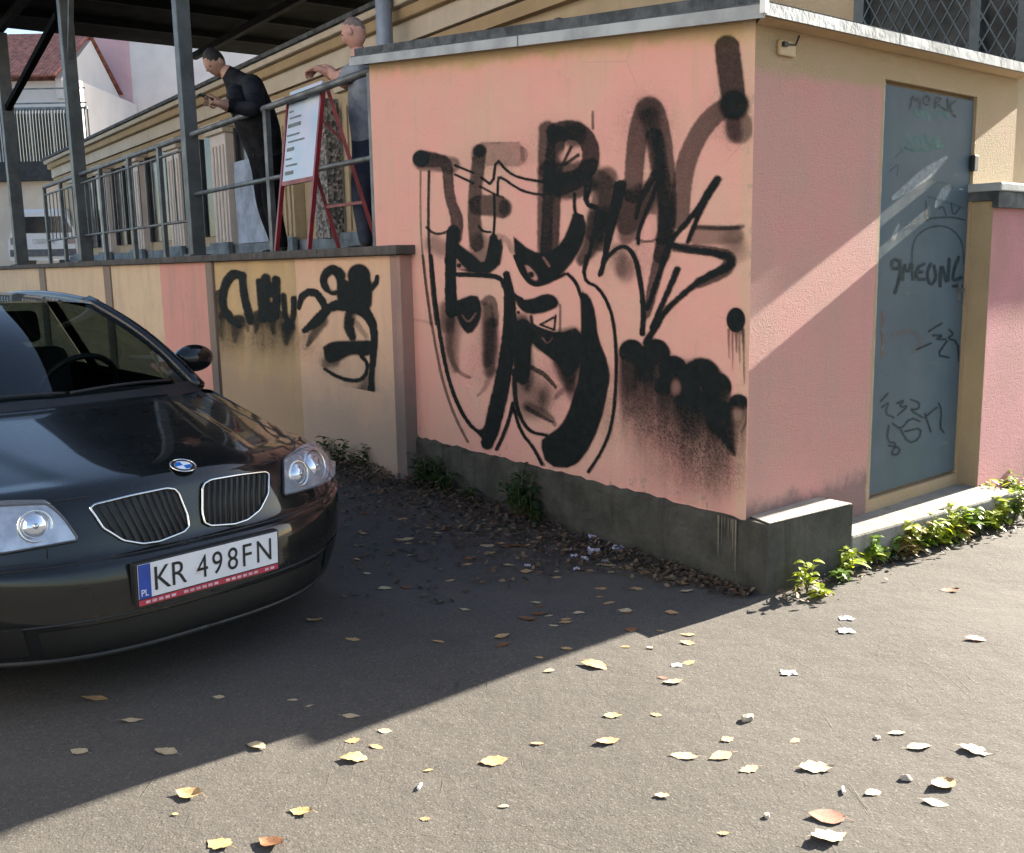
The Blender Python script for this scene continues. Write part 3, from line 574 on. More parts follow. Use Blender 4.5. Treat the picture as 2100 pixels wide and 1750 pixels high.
spray_sheet('graffiti', FL, .004, 2.95, .30, 2.36, .0035, .0055, draw_main, shed)
# ------------------------------------------------------------------ door tags
E5 = (1492.1, 0.0, .34739); E6 = (1436.9, 552.6, .41063)
def draw_door(s):
    L = s.line; D = s.dot
    for st in ([(1080, 640), (1092, 560), (1112, 605), (1132, 565), (1138, 640)], [(1175, 565), (1155, 595), (1175, 625), (1200, 600), (1180, 565)], [(1225, 640), (1228, 575), (1262, 580), (1250, 605), (1230, 608), (1285, 650)], [(1300, 590), (1302, 660)], [(1345, 595), (1305, 628), (1345, 690)]): L(E5, st, 12, .85, .4, sm=1)
    for st in ([(1020, 1540), (975, 1530), (968, 1585), (1015, 1590), (1022, 1530), (1018, 1640), (990, 1730)], [(1035, 1650), (1040, 1550), (1062, 1620), (1090, 1540), (1095, 1650)], [(1160, 1560), (1120, 1580), (1115, 1650), (1165, 1650)], [(1115, 1610), (1150, 1605)], [(1200, 1560), (1175, 1620), (1200, 1690), (1235, 1640), (1220, 1570)], [(1255, 1690), (1262, 1540), (1300, 1700), (1310, 1530)], [(1380, 1640), (1330, 1660), (1335, 1600), (1365, 1520)], [(1335, 1690), (1400, 1690)]): L(E5, st, 19, .9, .35, sm=1)
    L(E5, [(1090, 1600), (1090, 1420), (1180, 1340), (1300, 1330), (1390, 1420), (1395, 1560)], 9, .6, .4)
    for st in ([(1060, 1330), (1170, 1290), (1330, 1280), (1400, 1300)], [(1170, 1190), (1180, 1300)], [(1230, 1250), (1270, 1210), (1290, 1270)], [(1320, 1200), (1330, 1280), (1370, 1230)]): L(E5, st, 10, .6, .4)
    for st in ([(1140, 310), (1170, 290), (1205, 270)], [(1160, 330), (1215, 330), (1170, 350), (1225, 350)], [(1240, 300), (1265, 325), (1230, 345), (1285, 360), (1290, 460)], [(1230, 360), (1180, 430), (1240, 440)], [(1080, 400), (1150, 370)]): L(E6, st, 10, .85, .4, sm=1)
    for st in ([(900, 660), (935, 620)], [(905, 690), (945, 660), (920, 720), (965, 740)], [(980, 670), (1020, 650), (990, 690), (1040, 680), (985, 730)], [(1050, 650), (1095, 665), (1090, 700), (1040, 700), (1110, 740)], [(940, 780), (930, 860), (985, 870), (950, 920), (985, 930), (1000, 890), (940, 880)], [(960, 770), (1000, 800), (1050, 740), (1095, 760)], [(1000, 800), (1040, 870), (1090, 850), (1105, 790), (1020, 810)], [(1120, 720), (1150, 810)], [(1180, 690), (1120, 740)], [(1190, 670), (1205, 710), (1195, 790), (1215, 815)]): L(E6, st, 9, .75, .4, sm=1)
    for st in ([(990, 930), (1060, 860), (1100, 900)], [(960, 1010), (1010, 960), (1000, 1040)], [(1120, 1120), (1230, 1060), (1330, 1110)], [(1180, 1160), (1400, 1230)]): L(E5, st, 8, .35, .5, sm=2)
spray_sheet('door_tag', FR, D0+.03, D1-.02, .25, 2.15, -DREC+.0105, .004, draw_door, door, (.014, .026, .031), .6)['kind'] = 'stuff'
def teal(s):
    for st in ([(1060, 800), (1090, 860), (1130, 790), (1160, 870)], [(1170, 800), (1200, 860), (1250, 790), (1240, 870)], [(1110, 650), (1130, 700), (1160, 650), (1190, 700)], [(1210, 650), (1240, 700), (1270, 640), (1300, 690)], [(1030, 870), (1150, 890), (1270, 860)]): s.line(E5, st, 22, .5, .5, sm=2)
    for y0 in (210, 310, 410): s.line(E6, [(905, y0), (912, y0+80)], 14, .0, .5)
spray_sheet('door_tag', FR, D0+.03, D1-.02, 1.5, 2.1, -DREC+.0100, .005, teal, door, (.05, .16, .13), .6)['kind'] = 'stuff'
def rusty(s):
    for y0 in (210, 310, 410): s.line(E6, [(905, y0), (914, y0+40), (908, y0+80)], [10, 18, 10], .6, .5)
    s.line(E6, [(960, 330), (1050, 300), (1110, 360), (1060, 420)], 26, .25, .7); s.line(E6, [(1000, 430), (990, 480)], 14, .4, .5)
spray_sheet('door_tag', FR, D0+.03, D1-.02, .9, 1.5, -DREC+.0098, .005, rusty, door, (.16, .09, .06), .6)['kind'] = 'stuff'
def beam_and_scuffs(s):
    s.line(E5, [(980, 1170), (1100, 1080), (1180, 1020), (1290, 930)], [30, 60, 70, 20], .75, .35); s.line(E5, [(1230, 1220), (1270, 1150), (1300, 1110)], [20, 60, 40], .8, .4); s.line(E5, [(1010, 1330), (980, 1400)], [20, 30], .6, .5); s.line(E5, [(1370, 1118), (1388, 1118)], 10, .9)  # first two strokes paint the grazing sunbeam on the door as pale colour
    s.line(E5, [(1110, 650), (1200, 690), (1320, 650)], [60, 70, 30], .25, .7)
spray_sheet('door_beam_and_scuff', FR, D0+.03, D1-.02, 1.2, 2.0, -DREC+.0095, .005, beam_and_scuffs, door, (.22, .25, .26), .6)
# ------------------------------------------------------------------ terrace retaining wall, cap, railing
OW = .082
rw = thing('retaining_wall', 'yellow and pink panelled retaining wall of the raised terrace, graffiti on its end', 'wall', FL(9, 0, 0), YL)
def panel(t0, t1, m, o=OW, name='panel'):
    bb = B(); bb.box(FL, t0, t1, -.2, o, -.02, 1.449); return bb.build(name, m, rw, bevel=.004)
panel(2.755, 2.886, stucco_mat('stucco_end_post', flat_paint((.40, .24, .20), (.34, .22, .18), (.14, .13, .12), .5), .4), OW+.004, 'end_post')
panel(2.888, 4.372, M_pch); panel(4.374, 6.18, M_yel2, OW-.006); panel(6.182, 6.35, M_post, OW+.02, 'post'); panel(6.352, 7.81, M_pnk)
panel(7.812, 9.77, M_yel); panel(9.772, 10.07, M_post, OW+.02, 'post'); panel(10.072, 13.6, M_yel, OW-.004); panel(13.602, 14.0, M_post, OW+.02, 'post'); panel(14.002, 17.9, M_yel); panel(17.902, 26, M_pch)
tt = [2.70, 3.86, 5.1, 6.3, 7.6, 9.1, 10.7, 12.4, 14.2, 16.2, 18.6, 22, 26]
for a, c_ in zip(tt[:-1], tt[1:]):
    bb = B(); bb.box(FL, a+.003, c_-.003, -.34, OW+.055, 1.451, 1.512+random.uniform(-.003, .003)); bb.build('cap_slab', M_cap, rw, bevel=.008)
C1 = (386.9, 497.4, .2526)
def draw_low(s):
    L = s.line; D = s.dot; G = s.poly
    L(C1, [(430, 270), (350, 250), (285, 350), (268, 500), (320, 620), (410, 675)], [70, 85, 70, 60, 60, 50], .95, .2); L(C1, [(430, 270), (445, 430), (480, 560), (500, 640)], [60, 60, 70, 60], .95, .2)
    for pts, wd in (([(575, 320), (590, 480), (600, 620)], 70), ([(620, 290), (640, 480), (640, 600)], 80), ([(705, 300), (710, 500), (690, 600)], 70), ([(765, 430), (775, 580), (820, 690)], 50), ([(850, 450), (850, 600), (800, 720)], 50)): L(C1, pts, wd, .93, .2)
    G(C1, [(560, 330), (730, 320), (740, 560), (700, 640), (600, 640)], .85); D(C1, 665, 465, 14, .7, .4, 22, True)
    for x, y, r, ln in ((300, 600, 60, 2.2), (400, 640, 55, 2.6), (560, 600, 50, 2.6), (640, 590, 60, 2.6), (720, 600, 55, 2.6), (810, 690, 55, 2.2), (250, 420, 40, 4.0)): s.puff(C1, x, y, r, ln, .75)
    for x, y, rx, ry, op in ((330, 760, 120, 120, .4), (640, 780, 180, 130, .4), (950, 820, 80, 110, .35), (1350, 1240, 160, 90, .5), (1150, 960, 90, 90, .35)): s.mist(C1, x, y, rx, ry, op)
    for pts, wd, op in (([(240, 480), (230, 640), (260, 760)], [70, 90, 30], .5), ([(380, 660), (370, 800)], [90, 30], .55), ([(550, 640), (540, 740)], [60, 10], .8), ([(660, 640), (690, 740)], [90, 20], .7), ([(790, 680), (790, 820)], [110, 30], .8), ([(450, 620), (480, 720)], [80, 20], .5)): L(C1, pts, wd, op, .7)
    L(C1, [(895, 530), (915, 430), (990, 395), (1060, 430), (1115, 540)], [40, 60, 65, 65, 60], .96, .15); L(C1, [(1120, 550), (1040, 640), (940, 715)], [80, 95, 50], .96, .2); L(C1, [(1090, 640), (1010, 750), (960, 840)], [80, 70, 20], .7, .6)
    L(C1, [(1210, 240), (1150, 210), (1085, 290), (1110, 380), (1190, 410)], [90, 80, 65, 60, 50], .95, .18); D(C1, 1380, 270, 92, .96, .12, 95); D(C1, 1230, 270, 45, .9, .3); G(C1, [(1200, 260), (1310, 330), (1480, 260), (1490, 420), (1480, 560), (1250, 540), (1200, 480)], .95)
    D(C1, 1170, 352, 30, .9, .3, 45, True); L(C1, [(1490, 370), (1520, 330), (1530, 275)], [50, 50, 36], .96)
    L(C1, [(1110, 540), (1230, 500), (1400, 540), (1480, 620), (1510, 760), (1500, 900), (1485, 1050), (1480, 1200)], [70, 100, 110, 80, 60, 60, 50, 60], .96, .15)
    L(C1, [(1320, 560), (1290, 680), (1330, 770)], [90, 90, 60], .93, .3); D(C1, 1350, 600, 22, .5, .5, None, True); L(C1, [(1360, 660), (1440, 760)], [50, 40], .35, .6)
    G(C1, [(1090, 850), (1160, 800), (1340, 800), (1510, 790), (1500, 900), (1420, 930), (1330, 900), (1200, 970), (1110, 980)], .95); L(C1, [(1110, 980), (1190, 970)], 70, .5, .6)
    L(C1, [(1105, 1030), (1230, 1105), (1370, 1130), (1440, 1080), (1455, 980), (1400, 925)], [30, 34, 40, 36, 34, 40], .96); L(C1, [(1450, 1130), (1400, 1240), (1330, 1260)], [90, 110, 60], .5, .7)
spray_sheet('graffiti', FL, 2.9, 6.17, .55, 1.445, OW+.0045, .0075, draw_low, rw)
ry = thing('terrace_railing', 'grey steel tube railing along the terrace edge', 'railing', FL(8, -.07, 1.5), YL)
for t in (3.325, 5.13):
    bb = B(); bb.bar(FL(t, -.07, 1.505), FL(t, -.07, 2.64), .045, .045); bb.build('post', M_grmetal, ry)
bb = B(); bb.tube([FL(3.24, -.07, 2.655), FL(13.95, -.07, 2.655)], .026, 10); bb.build('top_rail', M_grmetal, ry, True)
bb = B(); bb.tube([FL(3.24, -.07, 2.10), FL(7.0, -.07, 2.10)], .020, 8); bb.build('mid_rail', M_grmetal, ry, True)
bb = B(); bb.tube([FL(7.1, -.07, 2.54), FL(13.95, -.07, 2.54)], .015, 8); bb.build('mid_rail', M_grmetal, ry, True)
bb = B(); bb.tube([FL(7.1, -.07, 1.86), FL(13.95, -.07, 1.86)], .015, 8); bb.build('mid_rail', M_grmetal, ry, True)
for t in (8.05, 9.2, 10.52, 12.8, 13.92):
    bb = B(); bb.bar(FL(t, -.07, 1.505), FL(t, -.07, 2.65), .045, .045); bb.build('post', M_grmetal, ry)
for i in range(26):
    t = 7.35+i*.25
    bb = B(); bb.bar(FL(t, -.07, 1.86), FL(t, -.07, 2.54), .012, .012); bb.build('baluster', M_grmetal, ry)
# ------------------------------------------------------------------ terrace floor, facade
bb = B(); bb.box(FL, 3.24, 60, -40, -.342, 1.30, 1.465); fl = bb.build('terrace_floor', M_cap); tag(fl, 'dark raised terrace paving behind the railing', None, None, 'structure')
OF = -2.36
fac = thing('yellow_building', 'ochre single storey building with cornice and pale pilasters behind the terrace', 'building', FL(9, OF, 1.465), YL)
bb = B(); bb.box(FL, .27, 24, OF-.5, OF, 1.0, 4.10); bb.build('wall', M_fac, fac)
M_cor = stucco_mat('cornice_cream', flat_paint((.55, .49, .40), (.49, .43, .34), (.35, .28, .18), 0), .25)
M_corn2 = stucco_mat('cornice_ochre', flat_paint((.40, .30, .18), (.34, .25, .15), (.3, .22, .1), 0), .25)
bb = B(); bb.box(FL, .28, 24.05, OF-.55, OF+.12, 3.66, 3.86); bb.build('frieze', M_cor, fac)
bb = B(); bb.box(FL, .28, 24.1, OF-.6, OF+.20, 3.862, 3.98); bb.build('cornice', M_corn2, fac, bevel=.02)
bb = B(); bb.box(FL, .28, 24.12, OF-.6, OF+.27, 3.982, 4.06); bb.build('cornice', M_cor, fac, bevel=.015)
bb = B(); bb.box(FL, .28, 24.15, OF-.65, OF+.31, 4.062, 4.11); bb.build('roof_edge', M_slate, fac)
bb = B(); bb.box(FL, .28, 24.04, OF, OF+.09, 3.52, 3.64); bb.build('architrave', M_corn2, fac)
M_pil = stucco_mat('pilaster_white', flat_paint((.66, .60, .55), (.58, .52, .48), (.4, .35, .3), 0), .25)
M_glass_dk = mat('dark_window_glass', (.012, .014, .017), .12, 0, .2, 2)
M_bluebase = mat('blue_grey_base', (.17, .21, .24), .8, 0, .25, 4)
pil_t = [7.75, 9.9, 12.25, 14.45, 16.8, 19.2, 21.6]
for i, t in enumerate(pil_t):
    m_ = M_pil if t > 11 else M_fac; bb = B(); bb.box(FL, t-.33, t+.33, OF+.002, OF+.16, 1.466, 3.36)
    for q in range(4): bb.box(FL, t-.27+q*.145, t-.20+q*.145, OF+.161, OF+.185, 1.8, 3.2)
    pl_ = bb.build('pilaster', m_, fac, bevel=.006)
    bb = B(); bb.box(FL, t-.40, t+.40, OF+.003, OF+.22, 3.362, 3.44); bb.box(FL, t-.43, t+.43, OF+.003, OF+.26, 3.442, 3.515); bb.build('capital', M_cor, pl_, bevel=.01)
    bb = B(); bb.box(FL, t-.40, t+.40, OF+.162, OF+.24, 1.467, 1.78); bb.build('base', M_bluebase, pl_, bevel=.01)
win = [(10.3, 11.85), (12.7, 14.05), (14.9, 16.4), (17.2, 18.8), (19.6, 21.2), (4.15, 6.15)]
for a, c_ in win:
    bb = B(); bb.box(FL, a, c_, OF+.001, OF+.02, 1.9 if a > 7 else 2.4, 3.42); wn = bb.build('window', M_glass_dk, fac)
    for q in (0, .5, 1):
        bb = B(); bb.box(FL, a+(c_-a-.06)*q, a+(c_-a-.06)*q+.06, OF+.021, OF+.06, 1.9 if a > 7 else 2.4, 3.42); bb.build('mullion', mat('window_frame_dark', (.05, .055, .06), .5), wn)
bb = B(); bb.box(FL, 7.0, 24, OF+.021, OF+.13, 1.466, 1.74); bb.build('base_course', M_bluebase, fac)
bb = B(); bb.box(FL, 10.35, 11.80, OF+.062, OF+.10, 1.75, 2.92); pd = bb.build('pale_blue_panel', mat('pale_blue_paint', (.36, .42, .52), .7, 0, .2, 3), fac)
bb = B(); bb.tube([FL(6.62, -2.0, 1.47), FL(6.62, -2.0, 5.6)], .085, 14); dp = single(bb, 'drainpipe', mat('pale_blue_pipe', (.26, .32, .42), .5, .2, .12, 4), 'thick pale blue grey pipe rising behind the shed roof', 'pipe', FL(6.62, -2.0, 1.47), None, True)
# pebble dashed pier between the sign and the shed
bb = B(); bb.box(FL, 8.12, 8.5, OF+.17, OF+.36, 1.72, 3.30); k = NT('pebbledash'); vc = k.voro(26, 'F1', None, 'Color'); sp_ = k.n('ShaderNodeSeparateColor'); k.l(vc, sp_.inputs[0])
c = k.mix(k.ramp(sp_.outputs[0], .2, .8), (.10, .10, .09), (.34, .31, .29)); k.bump(k.voro(26), 1.0, .03); bb.build('pebbledash_pier', k.fin(c, .9), fac)
# ------------------------------------------------------------------ grilled window over the shed roof (same building)
def on_fac(u, v, o): return ltz(u, v, o)
gw0, gz0 = .13, 2.40; gw1, gz1 = 1.20, 3.30
bb = B(); bb.box(FL, gw0, gw1, OF+.001, OF+.015, gz0, gz1); bb.box(FL, gw0, .268, OF-.5, OF, gz0, 4.0); gw = bb.build('window', mat('grille_window_dark', (.035, .042, .042), .5, 0, .35, 5), fac)
M_blgrey = mat('blue_grey_frame', (.085, .105, .11), .6, .1, .15, 6)
for a, c_ in ((gw0-.01, gw0+.06), (gw1-.05, gw1+.02), (.40, .46)):
    bb = B(); bb.box(FL, a, c_, OF+.016, OF+.075, gz0, gz1); bb.build('mullion', M_blgrey, gw)
for sgn in (1, -1):
    d_ = .085
    for i in range(-14, 32):
        t0 = gw0+i*d_; z0 = gz0; t1 = t0+sgn*1.0*.62; pts = [(t0+sgn*.62*q, z0+q) for q in (0, .25, .5, .75, 1.0)]
        pts = []
        for q in np.linspace(0, 1, 41):
            tq, zq = t0+sgn*.62*q, z0+q
            if gw0+.05 < tq < gw1-.04: pts.append(FL(tq, OF+.07+(.003 if sgn > 0 else 0), zq))
        if len(pts) > 1:
            bb = B(); bb.bar(pts[0], pts[-1], .009, .009); bb.build('grille_bar', M_blgrey, gw)
# ------------------------------------------------------------------ terrace canopy
can = thing('terrace_canopy', 'dark steel canopy roof over the terrace on slim square columns', 'canopy', FL(10, -2, 1.5), YL)
ZC = 5.55
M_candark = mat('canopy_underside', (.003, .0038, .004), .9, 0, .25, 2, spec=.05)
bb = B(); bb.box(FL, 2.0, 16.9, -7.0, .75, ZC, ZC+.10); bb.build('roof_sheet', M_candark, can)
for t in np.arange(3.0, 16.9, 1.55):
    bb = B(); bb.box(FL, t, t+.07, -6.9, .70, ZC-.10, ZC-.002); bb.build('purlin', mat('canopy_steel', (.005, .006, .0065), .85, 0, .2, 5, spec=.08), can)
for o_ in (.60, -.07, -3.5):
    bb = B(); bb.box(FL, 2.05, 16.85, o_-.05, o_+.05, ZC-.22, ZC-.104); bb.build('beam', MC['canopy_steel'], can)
for t, wd in ((7.05, .13), (11.62, .16), (16.3, .19)):
    bb = B(); bb.box(FL, t-wd/2, t+wd/2, -.07-wd/2, -.07+wd/2, 1.513, ZC-.222); cl_ = bb.build('column', mat('column_steel', (.10, .11, .115), .5, .3, .15, 5), can, bevel=.006)
    bb = B(); bb.box(FL, t-wd*.8, t+wd*.8, -.07-wd*.8, -.07+wd*.8, 1.513, 1.53); bb.build('base_plate', MC['column_steel'], cl_)
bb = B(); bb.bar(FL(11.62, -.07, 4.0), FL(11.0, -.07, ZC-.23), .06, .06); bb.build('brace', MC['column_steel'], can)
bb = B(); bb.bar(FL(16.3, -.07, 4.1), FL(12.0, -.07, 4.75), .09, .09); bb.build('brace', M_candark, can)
# ------------------------------------------------------------------ far buildings beyond the terrace
def far(u, v, Y):
    d = ray(u, v); return EYE + d*(Y/d.y)
def farbox(u0, u1, v0, v1, Y, depth, yaw=0., bbx=None, zmin=None):
    # a box whose near face spans those picture columns at distance Y; rises from the terrace level
    a = far(u0, v1, Y); c_ = far(u1, v1, Y); topz = far((u0+u1)/2, v0, Y).z
    ex = (c_-a); ex.z = 0; wd = ex.length; ex.normalize(); ey = V((-ex.y, ex.x, 0)); o = V((a.x, a.y, 0)); z0 = far((u0+u1)/2, v1, Y).z if zmin is None else zmin
    F = lambda x, y, z: o+ex*x+ey*y+ZV*z
    return F, wd, z0, topz
M_fpink = mat('far_pink_render', (.62, .40, .42), .9, 0, .06, 1); M_fwhite = mat('far_white_render', (.66, .62, .60), .9, 0, .05, 1); M_tile = mat('red_roof_tile', (.42, .16, .11), .8, 0, .25, 6)
M_fbeige = mat('far_beige_render', (.62, .52, .42), .9, 0, .08, 1)
YB = 38.0
pk = thing('pink_house', 'tall plain pink and white rendered house far behind the terrace', 'house', far(300, 545, YB).xy.to_3d()+ZV*1.3)
F, wd, z0, z1 = farbox(150, 300, 60, 560, YB, 6); bb = B(); bb.box(F, 0, wd, 0, 6, 1.0, 11.6); bb.build('pink_wall', M_fpink, pk)
F, wd, z0, z1 = farbox(300.5, 640, 60, 560, YB+.02, 6); bb = B(); bb.box(F, 0, wd, 0, 6, 1.0, 11.5); bb.build('white_wall', M_fwhite, pk)
bb = B(); p0 = far(150, 60, YB); p1 = far(640, 60, YB); 
bb.add([V((p0.x-.4, YB-.5, 11.61)), V((p1.x+.4, YB-.5, 11.61)), V((p1.x+.4, YB+6.5, 11.61)), V((p0.x-.4, YB+6.5, 11.61)), V((p0.x, YB+3, 13.6)), V((p1.x, YB+3, 13.6))], [(0, 1, 5, 4), (2, 3, 4, 5), (0, 4, 3), (1, 2, 5), (0, 3, 2, 1)]); bb.build('roof', M_tile, pk)
YR2 = 33.0
rh = thing('red_roofed_house', 'house with red tiled roof, grey balcony and dark shutters beyond the canopy', 'house', far(60, 545, YR2).xy.to_3d()+ZV*1.3)
F, wd, z0, z1 = farbox(-120, 178, 170, 350, YR2, 5); bb = B(); bb.box(F, 0, wd, 0, 5, 1.0, far(0, 168, YR2).z); bb.build('wall', M_fwhite, rh)
zt = far(0, 165, YR2).z; a = far(-130, 165, YR2); c_ = far(132, 165, YR2)
bb = B(); bb.add([V((a.x, YR2-.5, zt)), V((c_.x, YR2-.5, zt)), V((c_.x, YR2+2.5, zt+1.9)), V((a.x, YR2+2.5, zt+1.9)), V((a.x, YR2+5.5, zt)), V((c_.x, YR2+5.5, zt))], [(0, 1, 2, 3), (3, 2, 5, 4)]); rf = bb.build('roof', M_tile, rh)
bb = B(); bb.prism([V((c_.x-.25, YR2-.1, zt-.6)), V((c_.x-.25, YR2+5, zt-.6)), V((c_.x-.25, YR2+5, zt)), V((c_.x-.25, YR2+2.5, zt+1.7)), V((c_.x-.25, YR2-.1, zt))], V((.2, 0, 0))); bb.build('gable', M_fwhite, rh)
bb = B()
for i in range(34):
    x = a.x+(c_.x-a.x)*i/34; bb.bar(V((x, YR2-.5, zt+.03)), V((x, YR2+2.5, zt+1.93)), .10, .05)
tag(bb.build('tile_ridge', M_tile, rf), None, None, None, 'stuff')
zb0 = far(0, 350, YR2).z; zb1 = far(0, 240, YR2).z; xb0 = far(-60, 300, YR2-1.2).x; xb1 = far(188, 300, YR2-1.2).x
bb = B(); bb.box(lambda x, y, z: V((x, y, z)), xb0, xb1, YR2-1.3, YR2-.01, zb0-.15, zb0+.05); bal = bb.build('balcony', mat('balcony_dark', (.05, .052, .055), .8), rh)
for i in range(40):
    x = xb0+(xb1-xb0)*i/39; bb = B(); bb.box(lambda x_, y, z: V((x_, y, z)), x-.02, x+.02, YR2-1.3, YR2-1.26, zb0+.05, zb1); bb.build('baluster', M_dkmetal, bal)
bb = B(); bb.box(lambda x, y, z: V((x, y, z)), xb0, xb1, YR2-1.32, YR2-1.24, zb1, zb1+.07); bb.build('handrail', M_grmetal, bal)
for q in (185, 215):
    zz = far(0, q, YR2-1.3).z; bb = B(); bb.box(lambda x, y, z: V((x, y, z)), xb0, xb1, YR2-1.30, YR2-1.27, zz, zz+.04); bb.build('clothes_rail', M_grmetal, bal)
for u0, u1 in ((35, 62), (70, 110), (118, 150)):
    x0 = far(u0, 300, YR2).x; x1 = far(u1, 300, YR2).x; bb = B(); bb.box(lambda x, y, z: V((x, y, z)), x0, x1, YR2-.05, YR2-.005, zb0+.06, far(0, 235, YR2).z); bb.build('shutter', mat('shutter_dark', (.035, .04, .04), .7), rh)
YG = 28.0
gf = thing('beige_garage', 'low beige garage wall with a dark roof edge under the balcony', 'garage', far(90, 545, YG).xy.to_3d()+ZV*1.4)
X = lambda x, y, z: V((x, y, z))
zt = far(80, 372, YG).z
bb = B(); bb.box(X, far(-40, 400, YG).x, far(215, 400, YG).x, YG, YG+3, 1.3, zt); bb.build('wall', M_fbeige, gf)
bb = B(); bb.box(X, far(-45, 400, YG).x, far(220, 400, YG).x, YG-.3, YG+3.2, zt+.002, zt+.5); bb.build('roof', mat('garage_roof_dark', (.03, .032, .034), .8), gf)
# white car between the railing posts
YV = 24.0
vx = far(92, 520, YV).x
van = thing('parked_car', 'white hatchback glimpsed between the railing posts beyond the terrace', 'car', V((vx, YV+.8, 1.467)))
zf = 1.467; FVn = lambda x, y, z: V((vx+x, YV+y, zf+z))
half = [(-.84, .22), (-.86, .45), (-.84, .72), (-.78, .86), (-.62, 1.30), (-.52, 1.40)]
prof = half+[(-x, z) for x, z in half[::-1]]
bb = B(); bb.grid([[FVn(x*(1-.05*(q > 2)), q, z*(1 if 0 < q < 3.6 else .94)) for x, z in prof] for q in (0, .08, 1.2, 2.4, 3.6, 3.75)]); bb.add([FVn(x, 0, z*.94) for x, z in prof], [tuple(range(len(prof)))]); bb.build('body', mat('white_car_paint', (.70, .71, .72), .3, 0, .03, 2), van)
bb = B(); bb.add([FVn(-.70, -.012, .84), FVn(.70, -.012, .84), FVn(.55, -.012, 1.22), FVn(-.55, -.012, 1.22)], [(0, 1, 2, 3)]); bb.build('rear_window', M_glass_dk, van)
for sg in (-1, 1):
    bb = B(); bb.box(FVn, sg*.66-.12, sg*.66+.12, -.02, .0, .58, .74); bb.build('tail_light', mat('tail_grey', (.25, .2, .2), .3), van)
    bb = B(); bb.tube([FVn(sg*.70-.1, .55, .30), FVn(sg*.70+.1, .55, .30)], .30, 18); bb.build('wheel', M_black, van)
bb = B(); bb.box(FVn, -.80, .80, -.05, -.013, .30, .46); bb.build('bumper', mat('bumper_grey', (.12, .12, .13), .6), van)
bb = B(); bb.box(FVn, -.26, .26, -.022, -.014, .60, .70); bb.build('plate', mat('plain_plate', (.6, .6, .6), .5), van)
# ------------------------------------------------------------------ car
car = thing('parked_car', 'black hatchback car with twin kidney grilles parked nose-on beside the shed', 'car', FC(-2.0, 0, 0), math.atan2(CF.y, CF.x))
def paint():
    k = NT('black_car_paint'); f = k.ramp(k.noise(400, 2), .55, .8); c = k.mix(k.math('MULTIPLY', f, .4), (.0085, .0095, .0095), (.02, .022, .022))
    dust = k.ramp(k.noise(3.5, 5), .3, .8); rr = k.math('MULTIPLY_ADD', dust, .10); k.t.nodes[-1].inputs[2].default_value = .24
    m_ = k.fin(c, rr, .0, .85, .10); k.b.inputs['Coat Roughness'].default_value = .045; return m_
M_paint = paint()
M_chrome = mat('chrome_trim', (.72, .72, .70), .14, 1.0, .05, 10)
k = NT('car_glass'); k.fin((.55, .66, .62), .02, 0); k.b.inputs['Transmission Weight'].default_value = 1.0; k.b.inputs['IOR'].default_value = 1.0
gl = k.n('ShaderNodeBsdfGlossy'); gl.inputs['Roughness'].default_value = .02; tr = k.n('ShaderNodeBsdfTransparent'); tr.inputs[0].default_value = (.38, .45, .43, 1)
lw = k.n('ShaderNodeLayerWeight'); lw.inputs[0].default_value = .5; p5 = k.math('POWER', lw.outputs['Facing'], 4.0); fz = k.math('MULTIPLY_ADD', p5, .9); k.t.nodes[-1].inputs[2].default_value = .05; mx = k.n('ShaderNodeMixShader'); k.l(fz, mx.inputs[0]); k.l(tr.outputs[0], mx.inputs[1]); k.l(gl.outputs[0], mx.inputs[2]); k.l(mx.outputs[0], k.out.inputs[0]); M_glass = k.m
M_trim = mat('black_plastic_trim', (.014, .015, .016), .55, 0, .15, 8)
M_int = mat('interior_dark', (.016, .016, .016), .8, 0, .2, 5)
ROWS = [  # centre x,z | half width, edge x,z | exponents
 (-0.12, 0.15, 0.72, -0.525, 0.15, 3), (-0.045, 0.165, 0.79, -0.485, 0.165, 3), (-0.005, 0.205, 0.83, -0.455, 0.21, 3), (0.004, 0.3, 0.86, -0.435, 0.3, 3),
 (0, 0.365, 0.87, -0.43, 0.365, 3), (-0.004, 0.41, 0.875, -0.43, 0.41, 3), (-0.012, 0.45, 0.878, -0.43, 0.445, 3), (-0.022, 0.472, 0.878, -0.433, 0.47, 3), (-0.045, 0.486, 0.872, -0.44, 0.485, 3),
 (-0.058, 0.5, 0.868, -0.445, 0.5, 3), (-0.072, 0.56, 0.862, -0.455, 0.545, 2.9), (-0.086, 0.62, 0.852, -0.475, 0.585, 2.8), (-0.094, 0.655, 0.842, -0.505, 0.615, 2.7), (-0.1, 0.675, 0.835, -0.535, 0.635, 2.6),
 (-0.112, 0.695, 0.826, -0.565, 0.65, 2.5), (-0.145, 0.718, 0.82, -0.605, 0.665, 2.4), (-0.22, 0.738, 0.815, -0.665, 0.68, 2.3), (-0.34, 0.76, 0.81, -0.745, 0.7, 2.3), (-0.5, 0.786, 0.805, -0.845, 0.725, 2.3), (-0.7, 0.818, 0.8, -0.965, 0.755, 2.4), (-0.88, 0.846, 0.795, -1.105, 0.79, 2.5), (-1, 0.864, 0.795, -1.245, 0.82, 2.6)]
ROWS0 = ROWS; KR = 5
def _cr(a, b_, c_, d_, t): return .5*((2*b_)+(-a+c_)*t+(2*a-5*b_+4*c_-d_)*t*t+(-a+3*b_-3*c_+d_)*t**3)
_n = len(ROWS0); ROWS = []
for i in range((_n-1)*KR+1):
    q = min(i//KR, _n-2); t = (i-q*KR)/KR; g4 = [ROWS0[max(0, min(_n-1, q+e_))] for e_ in (-1, 0, 1, 2)]
    ROWS.append(tuple(_cr(g4[0][m_], g4[1][m_], g4[2][m_], g4[3][m_], t) for m_ in range(6)))
NS = 45
